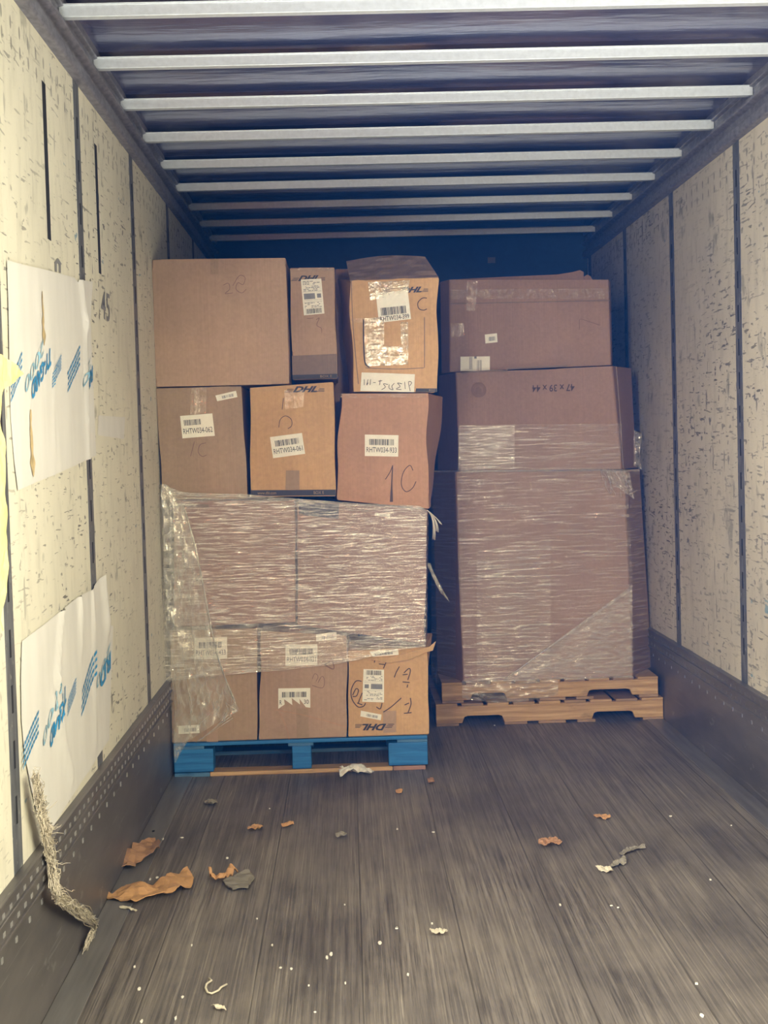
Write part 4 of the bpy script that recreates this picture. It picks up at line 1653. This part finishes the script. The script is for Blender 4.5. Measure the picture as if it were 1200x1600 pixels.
small = [
    ('wood_chip', 'small pinkish wood chip on the floor, left of the two lying together', c8([(575, 288), (595, 281), (617, 281), (620, 288), (600, 294), (577, 296)]), 'scrap', .012),
    ('wood_chip', 'small pinkish wood chip on the floor, right of the two lying together', c8([(673, 280), (690, 272), (708, 269), (711, 276), (695, 282), (677, 287)]), 'scrap', .012),
    ('leaf_scrap', 'grey-brown curled leaf bit on the floor in front of the blue pallet', c8([(448, 215), (465, 209), (485, 209), (487, 217), (468, 222), (450, 221)]), 'scrap_g', .016),
    ('leaf_scrap', 'small tan curled leaf bit on the middle of the floor', c8([(832, 310), (848, 303), (866, 306), (866, 312), (848, 316), (835, 315)]), 'scrap_g', .014),
    ('wood_chip', 'tiny brown chip on the floor in front of right end of the blue pallet', c8([(1008, 178), (1018, 174), (1029, 178), (1027, 185), (1012, 185)]), 'scrap', .01),
    ('leaf_scrap', 'small tan crumpled bit on the floor between the two pallets', c4([(135, 240), (145, 232), (155, 236), (158, 246), (147, 250), (138, 248)]), 'scrap_d', .014),
    ('wood_chip', 'orange wood chip on the right side of the floor in front of the wooden pallets', c4([(655, 348), (672, 344), (705, 350), (708, 356), (692, 361), (672, 358), (658, 354)]), 'scrap', .012),
    ('cardboard_scrap', 'tented brown cardboard scrap on the floor right of centre', c4([(483, 447), (498, 434), (520, 427), (550, 432), (558, 446), (535, 446), (510, 449), (486, 456)]), 'scrap_d', .03),
    ('leaf_scrap', 'long thin grey leaf on the right side of the floor, rearmost of three', c4([(735, 468), (760, 455), (785, 446), (815, 447), (818, 453), (790, 456), (765, 466), (740, 474)]), 'scrap_g', .016),
    ('leaf_scrap', 'curled grey leaf on the right side of the floor, middle of three', c4([(706, 506), (722, 492), (745, 487), (758, 490), (757, 502), (735, 504), (715, 510)]), 'scrap_g', .018),
    ('leaf_scrap', 'pale grey leaf on the right side of the floor, nearest of three', c4([(661, 515), (680, 510), (705, 513), (716, 522), (702, 528), (678, 524)]), 'scrap_w', .012),
    ('leaf_scrap', 'pale dry leaf on the near floor right of centre', c4([(142, 711), (165, 707), (185, 710), (199, 720), (178, 724), (150, 719)]), 'scrap_w', .016),
    ('wood_sliver', 'thin white sliver on the floor just in front of the long orange strip', c8([(200, 518), (225, 519), (252, 531), (248, 534), (222, 526), (200, 523)]), 'scrap_w', .006),
    ('paper_scrap', 'yellow triangular paper bit near the bottom edge of the floor', c8([(468, 810), (490, 808), (508, 815), (512, 824), (488, 820)]), 'scrap_w', .008),
    ('cardboard_fleck', 'small brown fleck on the floor by the left corner of the blue pallet', c8([(338, 140), (345, 137), (352, 140), (347, 146), (340, 145)]), 'scrap', .008),
]
for i, (nm, lb, ol, mt, cu) in enumerate(small):
    scrap(nm, lb, ol, MAT[mt], cu, 20 + i, th=.002)
scrap('tissue_paper', 'white crumpled paper strip on the floor against front of the blue pallet',
      [(528, 1202), (538, 1204), (550, 1202), (558, 1199), (566, 1200), (575, 1204), (584, 1207), (581, 1212), (566, 1209), (553, 1209), (542, 1211), (531, 1215)], MAT['white'], .035, 2, 'paper')
mb = MB()
pts = [atZ(*p, .006) for p in c8([(462, 728), (470, 735), (455, 745), (452, 757), (458, 770), (470, 773), (490, 764), (497, 755), (515, 746)])]
mb.tube(pts, .0032, 5)
tag(mb.build('string', MAT['scrap_w'], None, origin=pts[4], smooth=True), 'pale curly piece of string on the near floor', 'string')
flecks = c8([(290, 440), (310, 435), (383, 318), (327, 322), (412, 634), (603, 556), (648, 634), (672, 700), (703, 703), (808, 670), (820, 660), (862, 745), (755, 752), (860, 515), (1013, 583), (963, 627), (244, 697), (257, 762), (385, 786), (300, 300), (1014, 293), (516, 378), (640, 233), (365, 848), (265, 857), (773, 830)]) \
    + c4([(155, 402), (41, 392), (895, 352), (1085, 381), (550, 630), (710, 632), (732, 638), (993, 976), (1020, 551), (75, 848), (150, 688), (977, 876), (40, 703), (345, 68), (1125, 258)])
for i, p in enumerate(flecks):
    c = atZ(*p, 0)
    r = random.uniform(.0025, .0055)
    a0 = random.uniform(0, 6.28)
    n = random.choice((4, 5, 6))
    st = random.uniform(.4, 2.2)
    pts = [(c.x + r * math.cos(a0 + 6.283 * k / n) * random.uniform(.7, 1.4), c.y + r * 1.6 * st * math.sin(a0 + 6.283 * k / n)) for k in range(n)]
    o = MB().prism(pts, 'z', .001, .004).build('paper_fleck', MAT['white'], None, origin=(c.x, c.y, 0))
    tag(o, 'tiny pale paper fleck scattered on the trailer floor', 'litter', 'tiny pale flecks on the floor')
